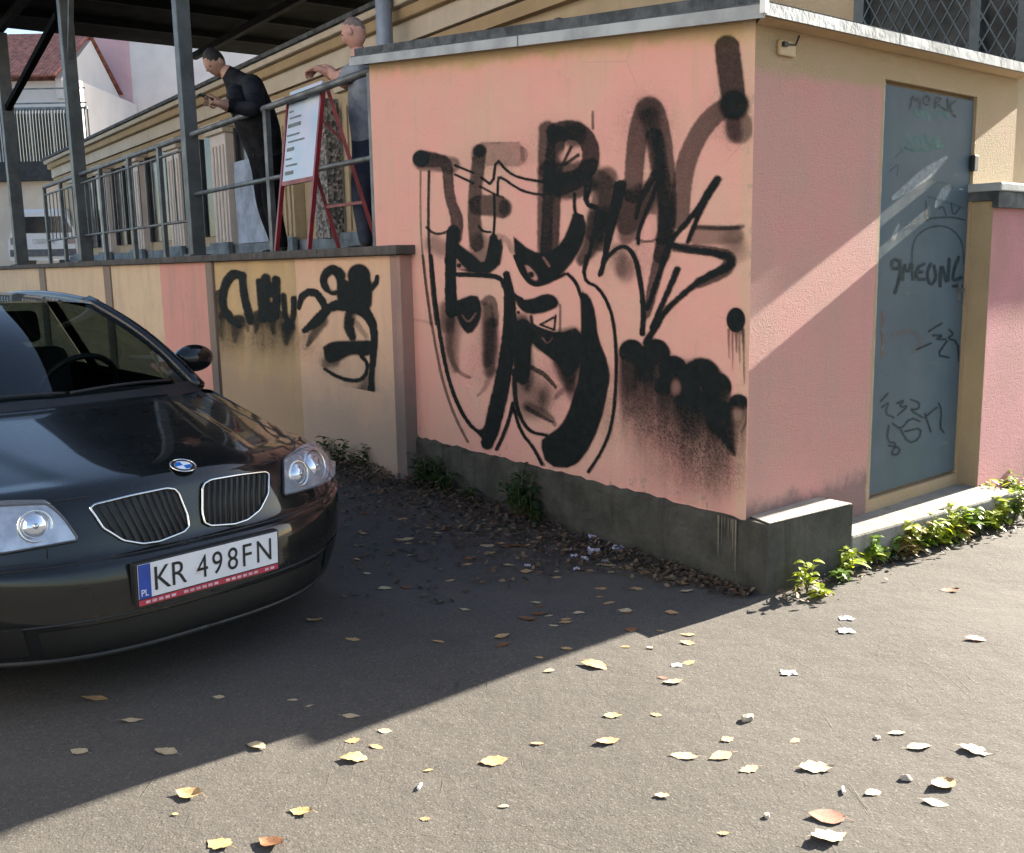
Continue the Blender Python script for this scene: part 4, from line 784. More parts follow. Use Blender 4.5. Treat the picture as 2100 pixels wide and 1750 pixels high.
def rowpt(k_, s):
    xc, zc, W, xe, ze, e = ROWS[k_]; y = W*s
    x = xc+(xe-xc)*abs(s)**e; z = zc+(ze-zc)*abs(s)**(2.2)
    if k_ >= 15*KR:           # pressed ridges that run from the grilles to the windscreen
        u_ = (k_-15*KR)/(6*KR); yc = .34+.16*u_; d = (abs(y)-yc)/.035; z += -.011*min(1, u_*6)*(1/(1+math.exp(-3*d)))
    return x, y, z
def yside(x, z):
    zz = [(.15, .80), (.25, .845), (.4, .868), (.55, .873), (.66, .862), (.75, .835), (.86, .785)]
    y = zz[-1][1]
    for (a, ya), (c_, yc) in zip(zz[:-1], zz[1:]):
        if z <= c_: y = ya+(yc-ya)*max(0, min(1, (z-a)/(c_-a))); break
    if x < -3.3: y -= .10*((-3.3-x)/.9)**2
    return y
bb = B(); LOOP = []
xsid = [-1.42+(-4.05+1.42)*i/44 for i in range(45)]
for k_ in range(len(ROWS)):
    xc, zc, W, xe, ze, e = ROWS[k_]; row = [rowpt(k_, s/(NS-1)) for s in range(NS)]
    for i in range(1, 10):
        q = i/10; x = xe+(-1.42-xe)*q; z = ze+.0*q; m_ = min(1, (xe-x)/.25); m_ = m_*m_*(3-2*m_); row.append((x, W+(yside(x, z)-W)*m_, z))
    belt = .07*max(0, k_/KR-14)/7
    for x in xsid:
        q = (-1.42-x)/2.63; row.append((x, yside(x, ze), ze+belt*q))
    for i in range(1, 9):
        q = i/8; row.append((-4.05-.10*math.sin(q*math.pi/2), yside(-4.05, ze)*math.cos(q*math.pi/2), ze+belt))
    LOOP.append(row)
def arch(p): return any((p[0]-cx)**2+(p[2]-.30)**2 < .335**2 and abs(p[1]) > .5 for cx in (-.80, -3.42))
nb = len(LOOP[0]); vid = {}
for sg in (1, -1):
    P_ = [[FC(x, sg*y, z) for x, y, z in row] for row in LOOP]; o = len(bb.v); bb.v.extend([q for row in P_ for q in row])
    for i in range(len(LOOP)-1):
        for j in range(nb-1):
            cen_ = [sum(LOOP[a][c_][n_] for a, c_ in ((i, j), (i+1, j), (i+1, j+1), (i, j+1)))/4 for n_ in range(3)]
            if j >= NS and arch(cen_): continue
            bb.f.append((o+i*nb+j, o+(i+1)*nb+j, o+(i+1)*nb+j+1, o+i*nb+j+1)); bb.mi.append(0)
body = bb.build('body', M_paint, car, True, 0, True)
bvh = BVHTree.FromPolygons(bb.v, bb.f)
def cast(u, v, off=.0):
    d = ray(u, v); h_, n_, i_, dist = bvh.ray_cast(EYE, d)
    if h_ is None:        # just past the silhouette: nearest point of the body
        h_, n_, i_, dist = bvh.find_nearest(EYE+d*((FC(-.35, .8, .6)-EYE).length)); return h_+n_*off, n_
    if n_.dot(d) > 0: n_ = -n_
    return h_+n_*off, n_
def tocar(p): d = p-PC; return V((d.dot(CF), d.dot(CL), d.z))
def fromcar(q): return FC(q[0], q[1], q[2])
def mir(p): q = tocar(p); return FC(q.x, -q.y, q.z)
def dense(pts, n):
    out = []; m_ = len(pts)
    for i in range(m_):
        a, c_ = pts[i], pts[(i+1) % m_]
        out += [(a[0]+(c_[0]-a[0])*q/n, a[1]+(c_[1]-a[1])*q/n) for q in range(n)]
    return out
def onto(u, v, off):
    p, n_ = cast(u, v, off)
    return p, n_
def inpoly(x, y, pts):
    r_ = False
    for (x1, y1), (x2, y2) in zip(pts, pts[1:]+pts[:1]):
        if (y1 > y) != (y2 > y) and x < (x2-x1)*(y-y1)/(y2-y1)+x1: r_ = not r_
    return r_
def patch(pts, off, n=16, sm=1):          # dense outline + rings toward the centre, dropped onto the body
    pl_ = smooth(dense(pts, 3)+[pts[0]], sm)[:-1]; cx = sum(p[0] for p in pl_)/len(pl_); cy = sum(p[1] for p in pl_)/len(pl_)
    rings = []
    for q in (1, .8, .6, .4, .2):
        rings.append([cast(cx+(x-cx)*q, cy+(y-cy)*q, off)[0] for x, y in pl_])
    cc = cast(cx, cy, off)[0]; m_ = len(pl_); vs_ = [p for r_ in rings for p in r_]+[cc]
    fs = []
    for i in range(4): fs += [(i*m_+j, i*m_+(j+1) % m_, (i+1)*m_+(j+1) % m_, (i+1)*m_+j) for j in range(m_)]
    fs += [(4*m_+j, 4*m_+(j+1) % m_, 5*m_) for j in range(m_)]
    return vs_, fs, rings[0], pl_
# kidney grilles (outline measured on the right-hand one and mirrored)
KID = [(412, 1003), (416, 992), (430, 984), (490, 974), (540, 968), (548, 972), (547, 1012), (530, 1046), (505, 1066), (478, 1075), (430, 1078), (417, 1072), (412, 1050)]
vs_, fs, rim, pl2 = patch(KID, .004)
M_grille = mat('grille_black', (.006, .006, .006), .5, 0, .2, 20)
gx0 = min(p[0] for p in pl2); gx1 = max(p[0] for p in pl2)
slats = []
for i in range(1, 12):
    x = gx0+(gx1-gx0)*i/12; yy = [y for y in np.arange(960, 1085, 1.0) if inpoly(x, y, pl2)]
    if len(yy) > 6:
        pa_, pb_ = cast(x, yy[1], .010)[0], cast(x, yy[-2], .010)[0]; slats.append((pa_, cast(x, (yy[1]+yy[-2])/2, .011)[0], pb_))
for sg in (1, -1):
    fx = (lambda p: p) if sg > 0 else mir
    bb = B(); bb.add([fx(p) for p in vs_], fs); kd = bb.build('kidney_grille', M_grille, car, True)
    bb = B(); bb.tube([fx(p+CF*.005) for p in rim], .0042, 8, True); bb.build('chrome_surround', M_chrome, kd, True)
    for s3 in slats:
        bb = B(); bb.tube([fx(p) for p in s3], .003, 5); bb.build('grille_slat', M_grille, kd, True)
# headlamps
HL = [(579, 945), (612, 925), (650, 911), (664, 922), (676, 945), (673, 978), (662, 990), (640, 1001), (610, 1010), (580, 1018)]
vs_, fs, rim, pl2 = patch(HL, .004)
k = NT('headlamp_lens'); f = k.ramp(k.noise(16, 3), .35, .65); k.fin(k.mix(f, (.42, .44, .47), (.62, .64, .66)), .10, .55, 1.0); M_lens = k.m
k = NT('lamp_glass_bulb'); k.fin((.80, .84, .90), .05, .85, 1.0); M_bulb = k.m
k = NT('lamp_cover_plastic'); k.fin((.5, .53, .58), .06, 0, 1.0); tr = k.n('ShaderNodeBsdfTransparent'); tr.inputs[0].default_value = (.95, .96, .98, 1)
lw = k.n('ShaderNodeLayerWeight'); lw.inputs[0].default_value = .5; p5 = k.math('POWER', lw.outputs['Facing'], 3.0); fz = k.math('MULTIPLY_ADD', p5, .9); k.t.nodes[-1].inputs[2].default_value = .12; mx = k.n('ShaderNodeMixShader'); k.l(fz, mx.inputs[0]); k.l(tr.outputs[0], mx.inputs[1]); k.l(k.b.outputs[0], mx.inputs[2]); k.l(mx.outputs[0], k.out.inputs[0]); M_cover = k.m
lc = [cast(634, 962, 0)]; lc2 = [cast(600, 972, 0)]
for sg in (1, -1):
    fx = (lambda p: p) if sg > 0 else mir
    bb = B(); bb.add([fx(p) for p in vs_], fs); hl = bb.build('headlight', M_lens, car, True)
    bb = B(); bb.tube([fx(p) for p in rim], .005, 6, True); bb.build('lamp_seal', M_trim, hl, True)
    for (uu, vv, rr_) in ((640, 957, .062), (607, 973, .048)):
        p, n_ = cast(uu, vv, .008); q = fx(p); nn = tocar(PC+n_); nn = V((nn.x, nn.y*sg, nn.z)); nw = (CF*nn.x+CL*nn.y+ZV*nn.z).normalized()
        nw = (nw*.5+CF*.6).normalized(); x = nw.cross(ZV).normalized(); y = x.cross(nw)
        ring = [q+nw*.004+(x*math.cos(a_)+y*math.sin(a_))*rr_ for a_ in np.linspace(0, 2*math.pi, 25)[:-1]]
        bb = B(); bb.tube(ring, .005, 6, True); bb.build('lamp_ring', M_chrome, hl, True)
        Mx = Matrix((x, y, nw)).transposed(); bb = B(); bb.ell(q-nw*.012, rr_*.93, rr_*.93, .03, 20, 10, Mx); bb.build('reflector', M_bulb, hl, True)
        bb = B(); bb.ell(q+nw*.012, rr_*.22, rr_*.22, .012, 14, 8, Mx); bb.build('bulb', M_chrome, hl, True)
    b3_, f3_, r3_, _p3 = patch(HL, .030)
    bb = B(); bb.add([fx(p) for p in b3_], f3_); m0 = len(r3_); bb.add([fx(p) for p in rim]+[fx(p) for p in r3_], [(i, (i+1) % m0, m0+(i+1) % m0, m0+i) for i in range(m0)]); bb.build('lamp_cover', M_cover, hl, True)
# number plate
pz = .4079; up = (ZV*math.cos(-.052)-CF*math.sin(-.052)); nn = CL.cross(up).normalized()
if nn.dot(CF) < 0: nn = -nn
PO = FC(.016, 0, pz)
FP = lambda x, y, n: PO+CL*x+up*y+nn*n
bb = B(); bb.box(FP, -.268, .268, -.082, .062, -.03, .004); hold = bb.build('plate_holder', M_trim, car, bevel=.004)
bb = B(); bb.box(FP, -.26, .26, -.057, .057, .0045, .007); plate = bb.build('number_plate', mat('plate_white', (.66, .67, .70), .35, 0, .04, 10), car, bevel=.0008)
bb = B(); bb.box(FP, -.2595, -.218, -.0565, .0565, .0072, .0082); bb.build('blue_band', mat('plate_blue', (.02, .06, .32), .4), plate)
def text(txt, x0, y0, h, sx, m_, nm, parent, FPl, n0):
    cu = bpy.data.curves.new('t', 'FONT'); cu.body = txt; cu.size = 1; cu.extrude = 0; o = bpy.data.objects.new('t', cu); COL.objects.link(o)
    me = bpy.data.meshes.new_from_object(o.evaluated_get(bpy.context.evaluated_depsgraph_get())); bpy.data.objects.remove(o)
    ys_ = [v_.co.y for v_ in me.vertices]; xs_ = [v_.co.x for v_ in me.vertices]; hh = max(ys_)-min(ys_); mx_ = min(xs_); my = min(ys_); sc = h/hh
    b2 = B(); b2.add([FPl(x0+(v_.co.x-mx_)*sc*sx, y0+(v_.co.y-my)*sc, n0) for v_ in me.vertices], [tuple(p.vertices) for p in me.polygons]); wd_ = (max(xs_)-mx_)*sc*sx
    b2.build(nm, m_, parent); return wd_
M_ink = mat('plate_black_ink', (.012, .012, .014), .5)
xx = -.205
for ch, adv in (('K', .057), ('R', .083), ('4', .0545), ('9', .0545), ('8', .0545), ('F', .0525), ('N', .05)):
    text(ch, xx, -.038, .078, {'K': .85, 'R': .85, 'N': .80, 'F': .85}.get(ch, .80), M_ink, 'plate_letter', plate, FP, .0084); xx += adv+.004
text('PL', -.252, -.048, .022, .8, mat('plate_band_white', (.75, .78, .85), .4), 'country_letters', plate, FP, .0090)
bb = B(); bb.box(FP, -.06, -.042, -.022, .005, .0072, .0084); bb.build('validation_sticker', mat('sticker_pale', (.78, .70, .66), .4), plate)
bb = B(); bb.box(FP, -.26, .26, -.080, -.061, .0045, .0065); stp = bb.build('holder_strip', mat('holder_red', (.42, .04, .07), .45, 0, .1, 10), hold)
for i in range(22):
    if i % 7 == 5: continue
    x = -.238+i*.0222; bb = B(); bb.box(FP, x, x+.015, -.075, -.0665, .0068, .0074); bb.build('strip_mark', mat('strip_pale', (.62, .42, .46), .5), stp)
# badge
p, n_ = cast(375, 958, .004); n_ = (n_+ZV*.2).normalized(); x = CL-n_*CL.dot(n_); x.normalize(); y = n_.cross(x); y = y if y.z > 0 else -y
def disc(r0, r1, a0, a1, h, seg=10):
    b2 = B(); A_ = [a0+(a1-a0)*i/seg for i in range(seg+1)]
    b2.add([p+n_*h+(x*math.cos(a_)+y*math.sin(a_))*r_ for r_ in (r0, r1) for a_ in A_], [(i, i+1, seg+2+i, seg+1+i) for i in range(seg)]); return b2
bdg = disc(.0, .043, 0, 2*math.pi, .001, 32).build('badge', M_ink, car)
for q in range(4):
    disc(.0005, .027, q*math.pi/2+.02, (q+1)*math.pi/2-.02, .003).build('badge_quarter', [mat('badge_blue', (.03, .16, .55), .25), mat('badge_white', (.8, .83, .88), .25)][q % 2 == 0], bdg)
b2 = B(); b2.tube([p+n_*.003+(x*math.cos(a_)+y*math.sin(a_))*.042 for a_ in np.linspace(0, 2*math.pi, 33)[:-1]], .0028, 6, True); b2.build('badge_rim', M_chrome, bdg, True)
b2 = B(); b2.tube([p+n_*.003+(x*math.cos(a_)+y*math.sin(a_))*.0285 for a_ in np.linspace(0, 2*math.pi, 33)[:-1]], .0015, 5, True); b2.build('badge_rim', M_chrome, bdg, True)
# shut lines of the bonnet, bumper line, lower intake
def seam(pts, r=.003, nm='shut_line', m_=None, parent=None):
    for sg in (1, -1):
        b2 = B(); b2.tube([FC(q[0], q[1]*sg, q[2]) for q in pts], r, 5); b2.build(nm, m_ or M_ink, parent or body, True)
def rp(kk, s): # fractional row
    kk *= KR; a = int(kk); f_ = kk-a; p0 = rowpt(a, s); p1 = rowpt(min(a+1, len(ROWS)-1), s); return tuple(p0[i]+(p1[i]-p0[i])*f_ for i in range(3))
seam([rp(13.3, s) for s in np.linspace(.385, .56, 6)]); seam([rp(13.3+q*7.6, .56+.30*min(1, q*3)**.7) for q in np.linspace(0, 1, 24)])
seam([rp(7.9, s) for s in np.linspace(0, .97, 20)], .0028)
seam([rp(9.2+q*3.6, .545-.012*q) for q in np.linspace(0, 1, 6)], .0022); seam([rp(8.0-q*6.5, .93-.02*q) for q in np.linspace(0, 1, 9)], .0022); seam([rp(9.0, s) for s in np.linspace(.56, .99, 12)], .0022)
seam([rp(3.1, s) for s in np.linspace(0, .95, 20)], .004, 'bumper_lip', M_trim); seam([rp(1.6, s) for s in np.linspace(0, .93, 20)], .012, 'spoiler_lip', M_trim)
for sg in (1, -1):
    b2 = B(); b2.grid([[(lambda q: FC(q[0]+.004, sg*q[1], q[2]))(rp(kk, s)) for s in np.linspace(.66, .86, 7)] for kk in (2.1, 2.5, 2.9, 3.2)]); fg = b2.build('fog_lamp_recess', M_grille, car, True)
q_ = rp(4.6, .42); b2 = B(); b2.grid([[(lambda q: FC(q[0]+.003, -q[1], q[2]))(rp(kk, s)) for s in np.linspace(.44, .50, 3)] for kk in (4.2, 4.6, 5.0)]); b2.build('tow_eye_cover', M_paint, body)
b2 = B()
G_ = []
for kk in np.linspace(1.3, 2.9, 5): G_.append([FC(q[0]+.004, q[1], q[2]) for q in [rp(kk, abs(s)) if s >= 0 else (lambda r_: (r_[0], -r_[1], r_[2]))(rp(kk, abs(s))) for s in np.linspace(-.62, .62, 25)]])
b2.grid(G_); b2.build('lower_intake', M_grille, car, True)
# greenhouse
def WS(s, q):     # windscreen: s -1..1 across, q 0 (base) .. 1 (header)
    a = abs(s); x0_, y0_, z0_ = -1.005-.27*a**2.2, .735*s, .868-.012*a**2
    x1_, y1_, z1_ = -1.80-.10*a**2, .545*s, 1.262-.022*a**2
    bow = .045*math.sin(math.pi*q)*(1-.5*a); return FC(x0_+(x1_-x0_)*q+bow*.45, y0_+(y1_-y0_)*q+.02*s*math.sin(math.pi*q), z0_+(z1_-z0_)*q+bow)
b2 = B(); b2.grid([[WS(s*.93, q) for q in np.linspace(.02, .96, 12)] for s in np.linspace(-1, 1, 21)]); b2.build('windscreen', M_glass, car, True)
b2 = B(); b2.grid([[WS(s*.935, q)+ZV*.002 for q in np.linspace(-.06, .035, 3)] for s in np.linspace(-1.06, 1.06, 21)]); b2.build('cowl', M_trim, car, True)
def RF(s, q):     # roof
    a = abs(s); x = -1.80-.10*a**2+(-3.55+1.80)*q; wdt = .545+.03*math.sin(math.pi*q)-.05*q
    return FC(x, wdt*s, 1.262-.022*a**2+.042*math.sin(math.pi*min(1, q*1.05))-.03*q*q-.012*a**4)
b2 = B(); b2.grid([[RF(s, q) for q in np.linspace(-.025, 1, 14)] for s in np.linspace(-1, 1, 17)]); b2.build('roof', M_paint, car, True)
rear_belt = lambda s: FC(-4.05+.05*(1-s*s)*0-.10*(1-abs(s)**2), .68*s, .90)
b2 = B(); b2.grid([[RF(s, 1).lerp(rear_belt(s), q)+CF*(-.05*math.sin(math.pi*q)) for q in np.linspace(0, 1, 8)] for s in np.linspace(-1, 1, 13)]); b2.build('tailgate_glass', M_glass_dk, car, True)
for sg in (1, -1):
    def belt(x): q = (-1.28-x)/2.7; return FC(x, sg*(.777-.05*max(0, (-3.2-x))), .826+.085*q)
    def rail(x):
        q = max(0, min(1, (x+1.90)/(-1.65))); w_ = .545+.03*math.sin(math.pi*q)-.05*q
        return FC(x, sg*(w_+.004), 1.262-.022-.012+.042*math.sin(math.pi*min(1, q*1.05))-.03*q*q)
    ap = [WS(sg*.97, q) for q in np.linspace(-.03, 1, 12)]
    b2 = B(); b2.tube([p_-CL*sg*.0 for p_ in ap], [.034]*3+[.030]*9, 8); b2.build('a_pillar', M_paint, car, True)
    b2 = B(); b2.tube([rail(x_) for x_ in np.linspace(-1.86, -3.55, 14)], .026, 8); b2.build('roof_rail', M_paint, car, True)
    def sidept(x, q):
        top_ = rail(x) if x < -1.90 else WS(sg*.97, max(0, min(1, (x+1.275)/(-.625)))); bt = belt(x); return bt.lerp(top_, q)
    for nm, xa, xb in (('front_side_window', -1.42, -2.36), ('rear_side_window', -2.50, -3.22)):
        b2 = B(); b2.grid([[sidept(x_, q)-CL*sg*.006 for q in np.linspace(.03, .95, 6)] for x_ in np.linspace(xa, xb, 12)]); b2.build(nm, M_glass, car, True)
    for nm, xa, xb in (('b_pillar', -2.36, -2.50), ('c_pillar', -3.22, -4.02)):
        b2 = B()
        if nm == 'b_pillar': b2.grid([[sidept(x_, q) for q in np.linspace(-.02, 1.0, 6)] for x_ in np.linspace(xa, xb, 3)])
        else: b2.grid([[belt(xa+(xb-xa)*u_).lerp(rail(xa+(-3.55-xa)*u_), q) for q in np.linspace(-.04, 1, 7)] for u_ in np.linspace(0, 1, 8)])
        b2.build(nm, M_trim if nm == 'b_pillar' else M_paint, car, True)
    b2 = B(); b2.grid([[sidept(x_, q)+CL*sg*.004 for q in np.linspace(-.05, .05, 3)] for x_ in np.linspace(-1.34, -4.0, 20)]); b2.build('window_trim', M_trim, car, True)
    # door mirror
    mc = FC(-1.60, sg*.905, .945); Mr = Matrix((CF, CL, ZV)).transposed()
    b2 = B(); b2.ell(mc, .062, .105, .068, 18, 12, Mr); mi_ = b2.build('door_mirror', M_paint, car, True)
    b2 = B(); b2.tube([FC(-1.53, sg*.76, .855), FC(-1.57, sg*.83, .895)], [.035, .03], 8); b2.build('mirror_foot', M_trim, mi_, True)
    b2 = B(); b2.ell(mc-CF*.052, .008, .088, .054, 16, 8, Mr); b2.build('mirror_glass', M_chrome, mi_, True)
    for cx in (-.80, -3.42):
        b2 = B(); b2.tube([FC(cx+.338*math.cos(a_), sg*(yside(cx, .4)-.012), .30+.338*math.sin(a_)) for a_ in np.linspace(-.35, math.pi+.35, 26)], .016, 6); b2.build('arch_lip', M_paint, car, True)
        wl = thing  # wheels are parts
        P_ = []
        prof = [(.19, -.10), (.24, -.105), (.295, -.095), (.305, -.07), (.305, .07), (.295, .095), (.24, .105), (.19, .10)]
        for i in range(36):
            a_ = 2*math.pi*i/36; P_.append([FC(cx+r_*math.cos(a_), sg*.755+d_, .305+r_*math.sin(a_)) for r_, d_ in prof])
        b2 = B(); b2.grid(P_, True); wh = b2.build('wheel', M_black, car, True)
        b2 = B(); b2.tube([FC(cx, sg*.755+sg*.06, .305), FC(cx, sg*.755+sg*.085, .305)], .055, 14); 
        for i in range(5):
            a_ = 2*math.pi*i/5; b2.bar(FC(cx, sg*.835, .305), FC(cx+.2*math.cos(a_), sg*.84, .305+.2*math.sin(a_)), .06, .03, CL)
        b2.tube([FC(cx+.197*math.cos(a_), sg*.83, .305+.197*math.sin(a_)) for a_ in np.linspace(0, 2*math.pi, 31)[:-1]], .014, 6, True); b2.build('rim', mat('alloy', (.35, .36, .37), .3, .9, .1, 8), wh, True)
        b2 = B(); b2.tube([FC(cx, sg*.50, .33), FC(cx, sg*.52, .33)], .36, 24); b2.build('arch_liner', M_black, car)
# cabin
b2 = B(); b2.box(FC, -4.0, -.5, -.70, .70, .17, .26); b2.build('floor_pan', M_int, car)
b2 = B(); b2.grid([[FC(-1.12-.50*q, .70*s, .835-.02*s*s+.035*math.sin(math.pi*q)-.25*max(0, q-.85)) for q in np.linspace(0, 1, 9)] for s in np.linspace(-1, 1, 13)]); b2.build('dashboard', M_int, car, True)
for sg in (1, -1):
    b2 = B(); b2.box(lambda x, y, z: FC(x-.22*(z-.5), y, z), -2.35, -2.20, sg*.36-.24, sg*.36+.24, .42, 1.00); st_ = b2.build('front_seat', M_int, car, bevel=.05)
    b2 = B(); b2.box(lambda x, y, z: FC(x-.2*(z-.5), y, z), -2.32, -2.23, sg*.36-.12, sg*.36+.12, 1.03, 1.19); b2.build('headrest', M_int, st_, bevel=.03)
b2 = B(); b2.box(FC, -3.35, -3.15, -.62, .62, .42, .98); b2.build('rear_seat', M_int, car, bevel=.05)
b2 = B(); x_ = V((-.35, 0, 1)).normalized(); cw = (-1.72, -.36 if False else .36, .86)
b2.tube([FC(-1.70+.10*math.sin(a_), .36+.18*math.cos(a_), .84+.16*math.sin(a_)) for a_ in np.linspace(0, 2*math.pi, 25)[:-1]], .015, 6, True); b2.build('steering_wheel', M_trim, car, True)
b2 = B(); b2.box(FC, -1.83, -1.80, -.11, .11, 1.15, 1.21); b2.build('rear_view_mirror', M_trim, car, bevel=.012)
for s0, s1 in ((.05, .75), (-.62, .02)):
    b2 = B(); b2.tube([WS(s0+(s1-s0)*q, .045+.02*math.sin(q*3))+ZV*.012 for q in np.linspace(0, 1, 9)], .007, 6); b2.build('wiper', M_trim, car, True)
# ------------------------------------------------------------------ people (skin-modifier bodies, one continuous mesh each)
def skin_mesh(nodes, edges, root, sub=2):
    me = bpy.data.meshes.new('sk'); me.from_pydata([n[0] for n in nodes], edges, []); o = bpy.data.objects.new('sk', me); COL.objects.link(o)
    md = o.modifiers.new('s', 'SKIN'); md.use_smooth_shade = True; md.branch_smoothing = .6
    for i, d_ in enumerate(me.skin_vertices[0].data):
        r_ = nodes[i][1]; d_.radius = (r_, r_) if not isinstance(r_, tuple) else r_; d_.use_root = (i == root)
    sb = o.modifiers.new('u', 'SUBSURF'); sb.levels = sub; sb.render_levels = sub
    dg = bpy.context.evaluated_depsgraph_get(); dg.update(); m2 = bpy.data.meshes.new_from_object(o.evaluated_get(dg)); bpy.data.objects.remove(o); return m2
def add_mesh(bb, me, pick):
    o = len(bb.v); bb.v.extend([v_.co.copy() for v_ in me.vertices])
    for p in me.polygons:
        bb.f.append(tuple(o+i for i in p.vertices)); bb.mi.append(pick(p.center))
def head(bb, c_, fw_, r_=.105, mi_skin=0, mi_hair=3, hairline=.35, up_=ZV):
    # c_: centre of skull, fw_: facing; features: brow, nose, mouth, chin, ears
    fw_ = V(fw_).normalized(); x = fw_.cross(V(up_)).normalized(); u_ = x.cross(fw_)
    P_ = []
    nu, nv = 28, 20
    for i in range(nu):
        a_ = 2*math.pi*i/nu; row = []
        for j in range(nv+1):
            t_ = math.pi*j/nv-math.pi/2; ca = math.cos(t_); px = ca*math.sin(a_); pf = ca*math.cos(a_); pz_ = math.sin(t_)
            wx, wf, wz = .74, .92, 1.15
            if pz_ < 0: wx *= 1-.24*(-pz_)**1.3; wf *= 1-.10*(-pz_)
            f_ = pf*wf; xx_ = px*wx; zz_ = pz_*wz
            if pf > 0:
                n_ = math.exp(-((xx_)/.13)**2); z_ = zz_
                f_ += n_*.24*math.exp(-((z_+.20)/.14)**2)+n_*.10*math.exp(-((z_+.02)/.18)**2)          # nose
                f_ += .05*math.exp(-((z_-.16)/.08)**2)*math.exp(-(xx_/.45)**2)                             # brow
                for sx in (-1, 1): f_ -= .09*math.exp(-((xx_-sx*.30)/.13)**2-((z_-.02)/.09)**2)            # eye sockets
                f_ -= .05*math.exp(-((z_+.58)/.04)**2)*math.exp(-(xx_/.25)**2)                             # mouth line
                f_ += .05*math.exp(-((z_+.51)/.05)**2)*math.exp(-(xx_/.22)**2)+.05*math.exp(-((z_+.66)/.06)**2)*math.exp(-(xx_/.2)**2)
                f_ += .09*math.exp(-((z_+.95)/.12)**2)*math.exp(-(xx_/.25)**2)
            row.append(V(c_)+(fw_*f_+x*xx_+u_*zz_)*r_)
        P_.append(row)
    o = len(bb.v); bb.grid(P_, True)
    for q in range(len(bb.f)-nu*nv, len(bb.f)):
        m_ = sum((bb.v[i] for i in bb.f[q]), V((0, 0, 0)))/4-V(c_); zf_ = m_.dot(u_)/r_; ff = m_.dot(fw_)/r_
        bb.mi[q] = mi_hair if (zf_ > hairline+.45*ff and zf_ > -.5 and ff < .72) else mi_skin
    keep = bb.cur; bb.cur = mi_skin
    for sx in (-1, 1): bb.ell(V(c_)+(x*sx*.76-u_*.05-fw_*.05)*r_, .10*r_, .2*r_, .3*r_, 8, 6, Matrix((x, fw_, u_)).transposed())
    bb.cur = 4
    for sx in (-1, 1): bb.ell(V(c_)+(x*sx*.30+u_*.03+fw_*.80)*r_, .09*r_, .06*r_, .055*r_, 8, 6, Matrix((x, fw_, u_)).transposed())
    bb.cur = keep
def hand_nodes(nodes, edges, wrist_i, wrist, d_, side, curl=.5):
    # palm from the wrist along d_, four fingers and a thumb leaving the side of the palm
    d_ = V(d_).normalized(); s_ = V(side)-d_*V(side).dot(d_); s_.normalize(); n_ = d_.cross(s_)
    i0 = len(nodes); nodes.append((wrist+d_*.045, (.03, .017))); edges.append((wrist_i, i0)); i1 = len(nodes); nodes.append((wrist+d_*.085, (.034, .015))); edges.append((i0, i1))
    for q, ln in zip((-1.5, -.5, .5, 1.5), (.060, .072, .068, .052)):
        b0 = wrist+d_*.09+s_*q*.019; k0 = len(nodes); nodes.append((b0, .0085)); edges.append((i1, k0)); e_ = (d_*(1-curl)-n_*curl).normalized(); e2 = (d_*(1-2*curl)-n_*curl*1.5).normalized()
        nodes.append((b0+e_*ln*.55, .0078)); edges.append((k0, k0+1)); nodes.append((b0+e_*ln*.55+e2*ln*.45, .0065)); edges.append((k0+1, k0+2))
    k0 = len(nodes); nodes.append((wrist+d_*.04+s_*.036, .0105)); edges.append((i0, k0)); nodes.append((wrist+d_*.075+s_*.056-n_*.012, .009)); edges.append((k0, k0+1)); nodes.append((wrist+d_*.105+s_*.056-n_*.02, .0075)); edges.append((k0+1, k0+2))
def person(name, label, J, mats, hd, fwd, hairline, hands, loc, bald=False):
    """J: joint dict; body grown from pelvis"""
    bk = J.get('bulk', 1.0)
    N = [(J['pelvis'], (.185*bk, .15*bk)), (J['waist'], (.20*bk, .17*bk)), (J['chest'], (.225*bk, .185*bk)), (J['neck0'], (.085, .08)), (J['neck1'], .058)]
    E_ = [(0, 1), (1, 2), (2, 3), (3, 4)]
    for s_ in ('l', 'r'):
        i = len(N); N += [(J['sh_'+s_], .085*bk), (J['el_'+s_], .06*bk), (J['wr_'+s_], .034)]; E_ += [(2, i), (i, i+1), (i+1, i+2)]
        hand_nodes(N, E_, i+2, J['wr_'+s_], J['hd_'+s_], J['th_'+s_], hands)
        i = len(N); N += [(J['hip_'+s_], .115), (J['kn_'+s_], .085), (J['an_'+s_], .062), (J['an_'+s_]+V((0, 0, -.06)), .045), (J['toe_'+s_], (.042, .028))]; E_ += [(0, i), (i, i+1), (i+1, i+2), (i+2, i+3), (i+3, i+4)]
    me = skin_mesh(N, E_, 0, 2); root = thing(name, label, 'person', loc)
    segs = [(N[a][0], N[b_][0], a, b_) for a, b_ in E_]
    nb_ = len(N)
    def pick(c_):
        best = 1e9; bi = 0
        for a, b_, ia, ib in segs:
            d_ = b_-a; t_ = max(0, min(1, (c_-a).dot(d_)/(d_.length_squared+1e-9))); q = (c_-a-d_*t_).length
            if q < best: best = q; bi = (ia, ib, t_)
        return J['pick'](c_, bi)
    bb = B(); add_mesh(bb, me, pick); head(bb, hd, fwd, .105, 0, 3, hairline)
    o = bb.build('body', mats, root, True); return root
M_skin = mat('skin', (.42, .24, .17), .6, 0, .12, 12); M_skin2 = mat('skin_pale_ruddy', (.50, .27, .21), .6, 0, .12, 12)
M_dkhair = mat('dark_hair', (.018, .013, .010), .7, 0, .3, 40); M_stub = mat('grey_stubble', (.20, .15, .135), .8, 0, .15, 50)
M_eye = mat('eye_dark', (.03, .025, .02), .3); M_jkt = mat('black_jacket', (.020, .022, .026), .8, 0, .3, 7, 1.0, 11, spec=.12); M_trs = mat('black_trousers', (.011, .012, .014), .9, 0, .25, 9, .6, 14, spec=.08)
